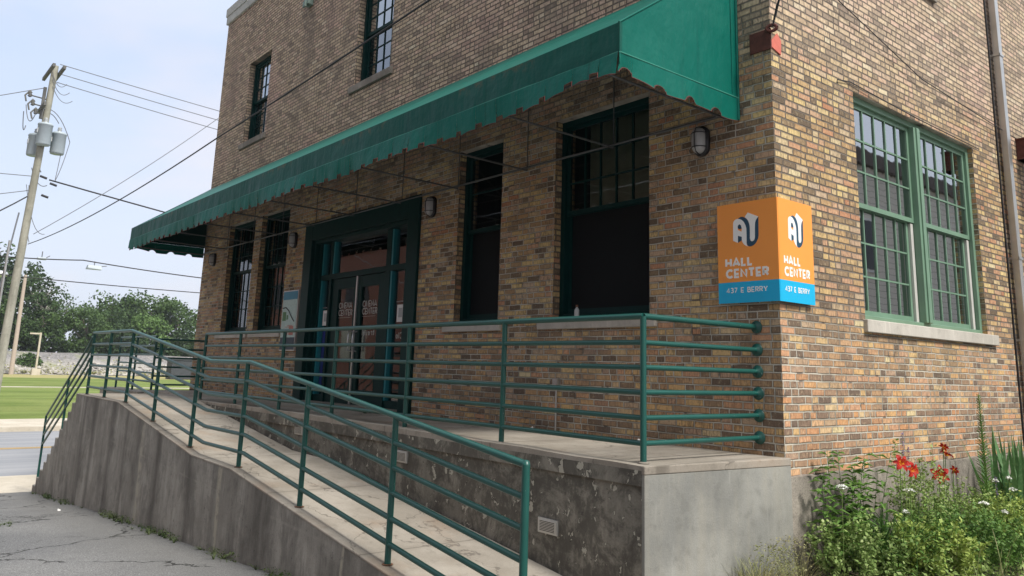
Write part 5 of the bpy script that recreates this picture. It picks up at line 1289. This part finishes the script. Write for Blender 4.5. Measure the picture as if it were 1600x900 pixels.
# ground cover, dry grass at the corner
random.seed(50); b = MB(); b.open = True
for i in range(9000):
    y = rng(.2, 6.5); x = rng(.08, 1.25); 
    if rng(0, 1) < .25 and x < .3: continue
    leafq(b, Vector((x, y, gz(x, y)+rng(.0, .30)*(.5+.5*math.sin(x*9+y*4)**2))), rng(.02, .05))
tag(b.build('ground_cover', M_LEAFB), 'low mixed green weeds covering the garden bed', 'ground cover', kind='stuff')
random.seed(51); b = MB(); b.open = True
for k_ in range(14): blades(b, .06+rng(-.02, .22), -.55+rng(-.35, .45), -1.02, 26, .50, .26, .006, .6, seg=5)
plant('dry_grass_tuft', 'tuft of dry yellow green grass at the foot of the grey rendered platform end', 'grass', .08, -.5, (('blades', b, M_DRY),))
random.seed(52); c = MB(); c.open = True; 
for i in range(1600): leafq(c, Vector((.05+rng(0, .22), -.62+rng(0, .6), -1.0+rng(.08, .42)**1.0)), rng(.008, .022))
plant('dry_weed', 'fine pale seed heads mixed in the tuft below the platform end', 'weed', .08, -.5, (('foliage', c, M_DRY),))
random.seed(61); b = MB(); b.open = True
for k_ in range(16): blades(b, .35+rng(0, .75), rng(.2, 3.4), Z0, 5, rng(.5, .85), .32, .007, .5, seg=5)
tag(b.build('wild_grass', M_DRY), 'scattered pale grass stalks standing among the green garden plants', 'grass', kind='stuff')
random.seed(62); b = MB()
for k_ in range(120):
    x = rng(.1, 1.2); y = rng(.0, 3.2); a = rng(0, 3.14); l = rng(.03, .12); z = gz(x, y)+rng(.01, .05)
    b.tube([(x, y, z), (x+math.cos(a)*l, y+math.sin(a)*l, z+rng(-.01, .03))], .002, 4)
tag(b.build('straw_litter', simple('straw', (.42, .34, .2), .9)), 'dry straw and twigs scattered on the garden soil', 'litter', kind='stuff')
# old edging bricks
for (x, y, rz_, lab) in ((.20, .22, .75, 'old cored red brick edging the bed nearest the foundation corner'), (.52, .50, .5, 'second old cored red brick edging the bed, further from the wall')):
    t = thing('edging_brick', lab, 'brick', (x, y, -.93)); t['_o'] = (0, 0, 0)
    b = MB(); b.box(-.105, .105, -.048, .048, -.05, .03); b.build('block', M_ENG, t, .005)
    b = MB()
    for i in (-1, 0, 1): b.lathe([(0, .0312), (.016, .0312)], (i*.062, 0, 0), 12)
    b.build('core_hole', M_BLACK, t); t.rotation_euler = (.05, -.1, rz_)
# weeds along the foot of the ramp wall and in the asphalt cracks
random.seed(53); b = MB(); b.open = True
for i in range(75):
    x = -15.2+14.9*rng(0, 1); 
    if rng(0, 1) < .45: x = random.choice([-13.6, -12.0, -9.2, -8.4, -7.0, -6.4, -4.6, -3.2])+rng(-.35, .35)
    blades(b, x, YO-.02-abs(random.gauss(0, .05)), zg(x), 9, rng(.03, .13), .08, .009, .6, seg=3)
for i in range(46):
    t = rng(0, 1); x = -9.3+2.0*t+rng(-.12, .12); y = -4.15-.9*t+rng(-.12, .12); blades(b, x, y, zg(x), 8, rng(.03, .07), .07, .010, .6, seg=3)
for i in range(900):
    x = random.choice([-13.6, -12.0, -9.2, -8.4, -7.0, -6.4, -4.6, -3.2])+random.gauss(0, .22); leafq(b, Vector((x, YO-.01-abs(random.gauss(0, .045)), zg(x)+rng(0, .10)**1.1)), rng(.012, .03))
tag(b.build('wall_foot_weeds', leafmat('dusty_weed', (.05, .085, .025), (.10, .13, .05))), 'small weeds growing along the foot of the ramp wall and in the cracks', 'weeds', kind='stuff')

# ================================================================== BUILDINGS ACROSS THE WAY (outside the frame, mirrored in the glass)
t = thing('siding_building', 'pale clapboard building across the side yard, mirrored in the green window', 'building', (14, 22, -1))
b = MB(); b.box(9.5, 20, 9, 44, -1.2, 8.2); b.build('wall', M_SIDING, t)
b = MB(); b.box(9.3, 20.2, 8.8, 44.2, 8.2, 8.7); b.build('roof', simple('brown_fascia', (.1, .08, .07), .8), t)
for i in range(7):
    y = 11.5+i*4.4
    for z in (.4, 4.4):
        b = MB(); b.box(9.44, 9.5, y, y+1.3, z, z+1.9); wd = b.build('window', M_PAPER, t); b = MB(); b.box(9.42, 9.445, y+.1, y+1.2, z+.1, z+1.8); b.build('pane', M_BLACK, wd)
t = thing('red_brick_building', 'red brick building across the parking lot, mirrored in the entrance doors', 'building', (-50, -25, -2))
b = MB(); b.box(-75, 30, -44, -24, -2.6, 9.5); b.build('wall', M_REDBRICK, t)  # mirrored building, widened and brought nearer to block low sky light
b = MB(); b.box(-75.2, 30.2, -44.2, -23.8, 9.5, 10.0); b.build('coping', M_COPING, t)
for i in range(6):
    x = -70+i*15; b = MB(); b.box(x, x+3.8, -24, -23.95, 1, 3.4); b.build('window', M_SILL, t)
    x = -70+i*15; b = MB(); b.box(x, x+3.8, -24, -23.95, 5.5, 7.9); b.build('window', M_BLACK, t)

# ================================================================== HAZE
HAZE = True
if HAZE:
    b = MB(); b.box(-460, 70, -265, 425, -3.6, 26)
    def f_haze(t, p): return None
    m = bpy.data.materials.new('haze'); m.use_nodes = True; m.node_tree.nodes.clear()
    o_ = m.node_tree.nodes.new('ShaderNodeOutputMaterial'); v = m.node_tree.nodes.new('ShaderNodeVolumePrincipled')
    v.inputs['Color'].default_value = (.86, .9, 1, 1); v.inputs['Density'].default_value = .00035; v.inputs['Anisotropy'].default_value = .3
    m.node_tree.links.new(v.outputs[0], o_.inputs['Volume'])
    h = b.build('haze', m); h['kind'] = 'stuff'; h['label'] = 'thin pale summer haze over the whole scene'; h['category'] = 'haze'

# tidy helper properties
for o in bpy.data.objects:
    if '_o' in o: del o['_o']
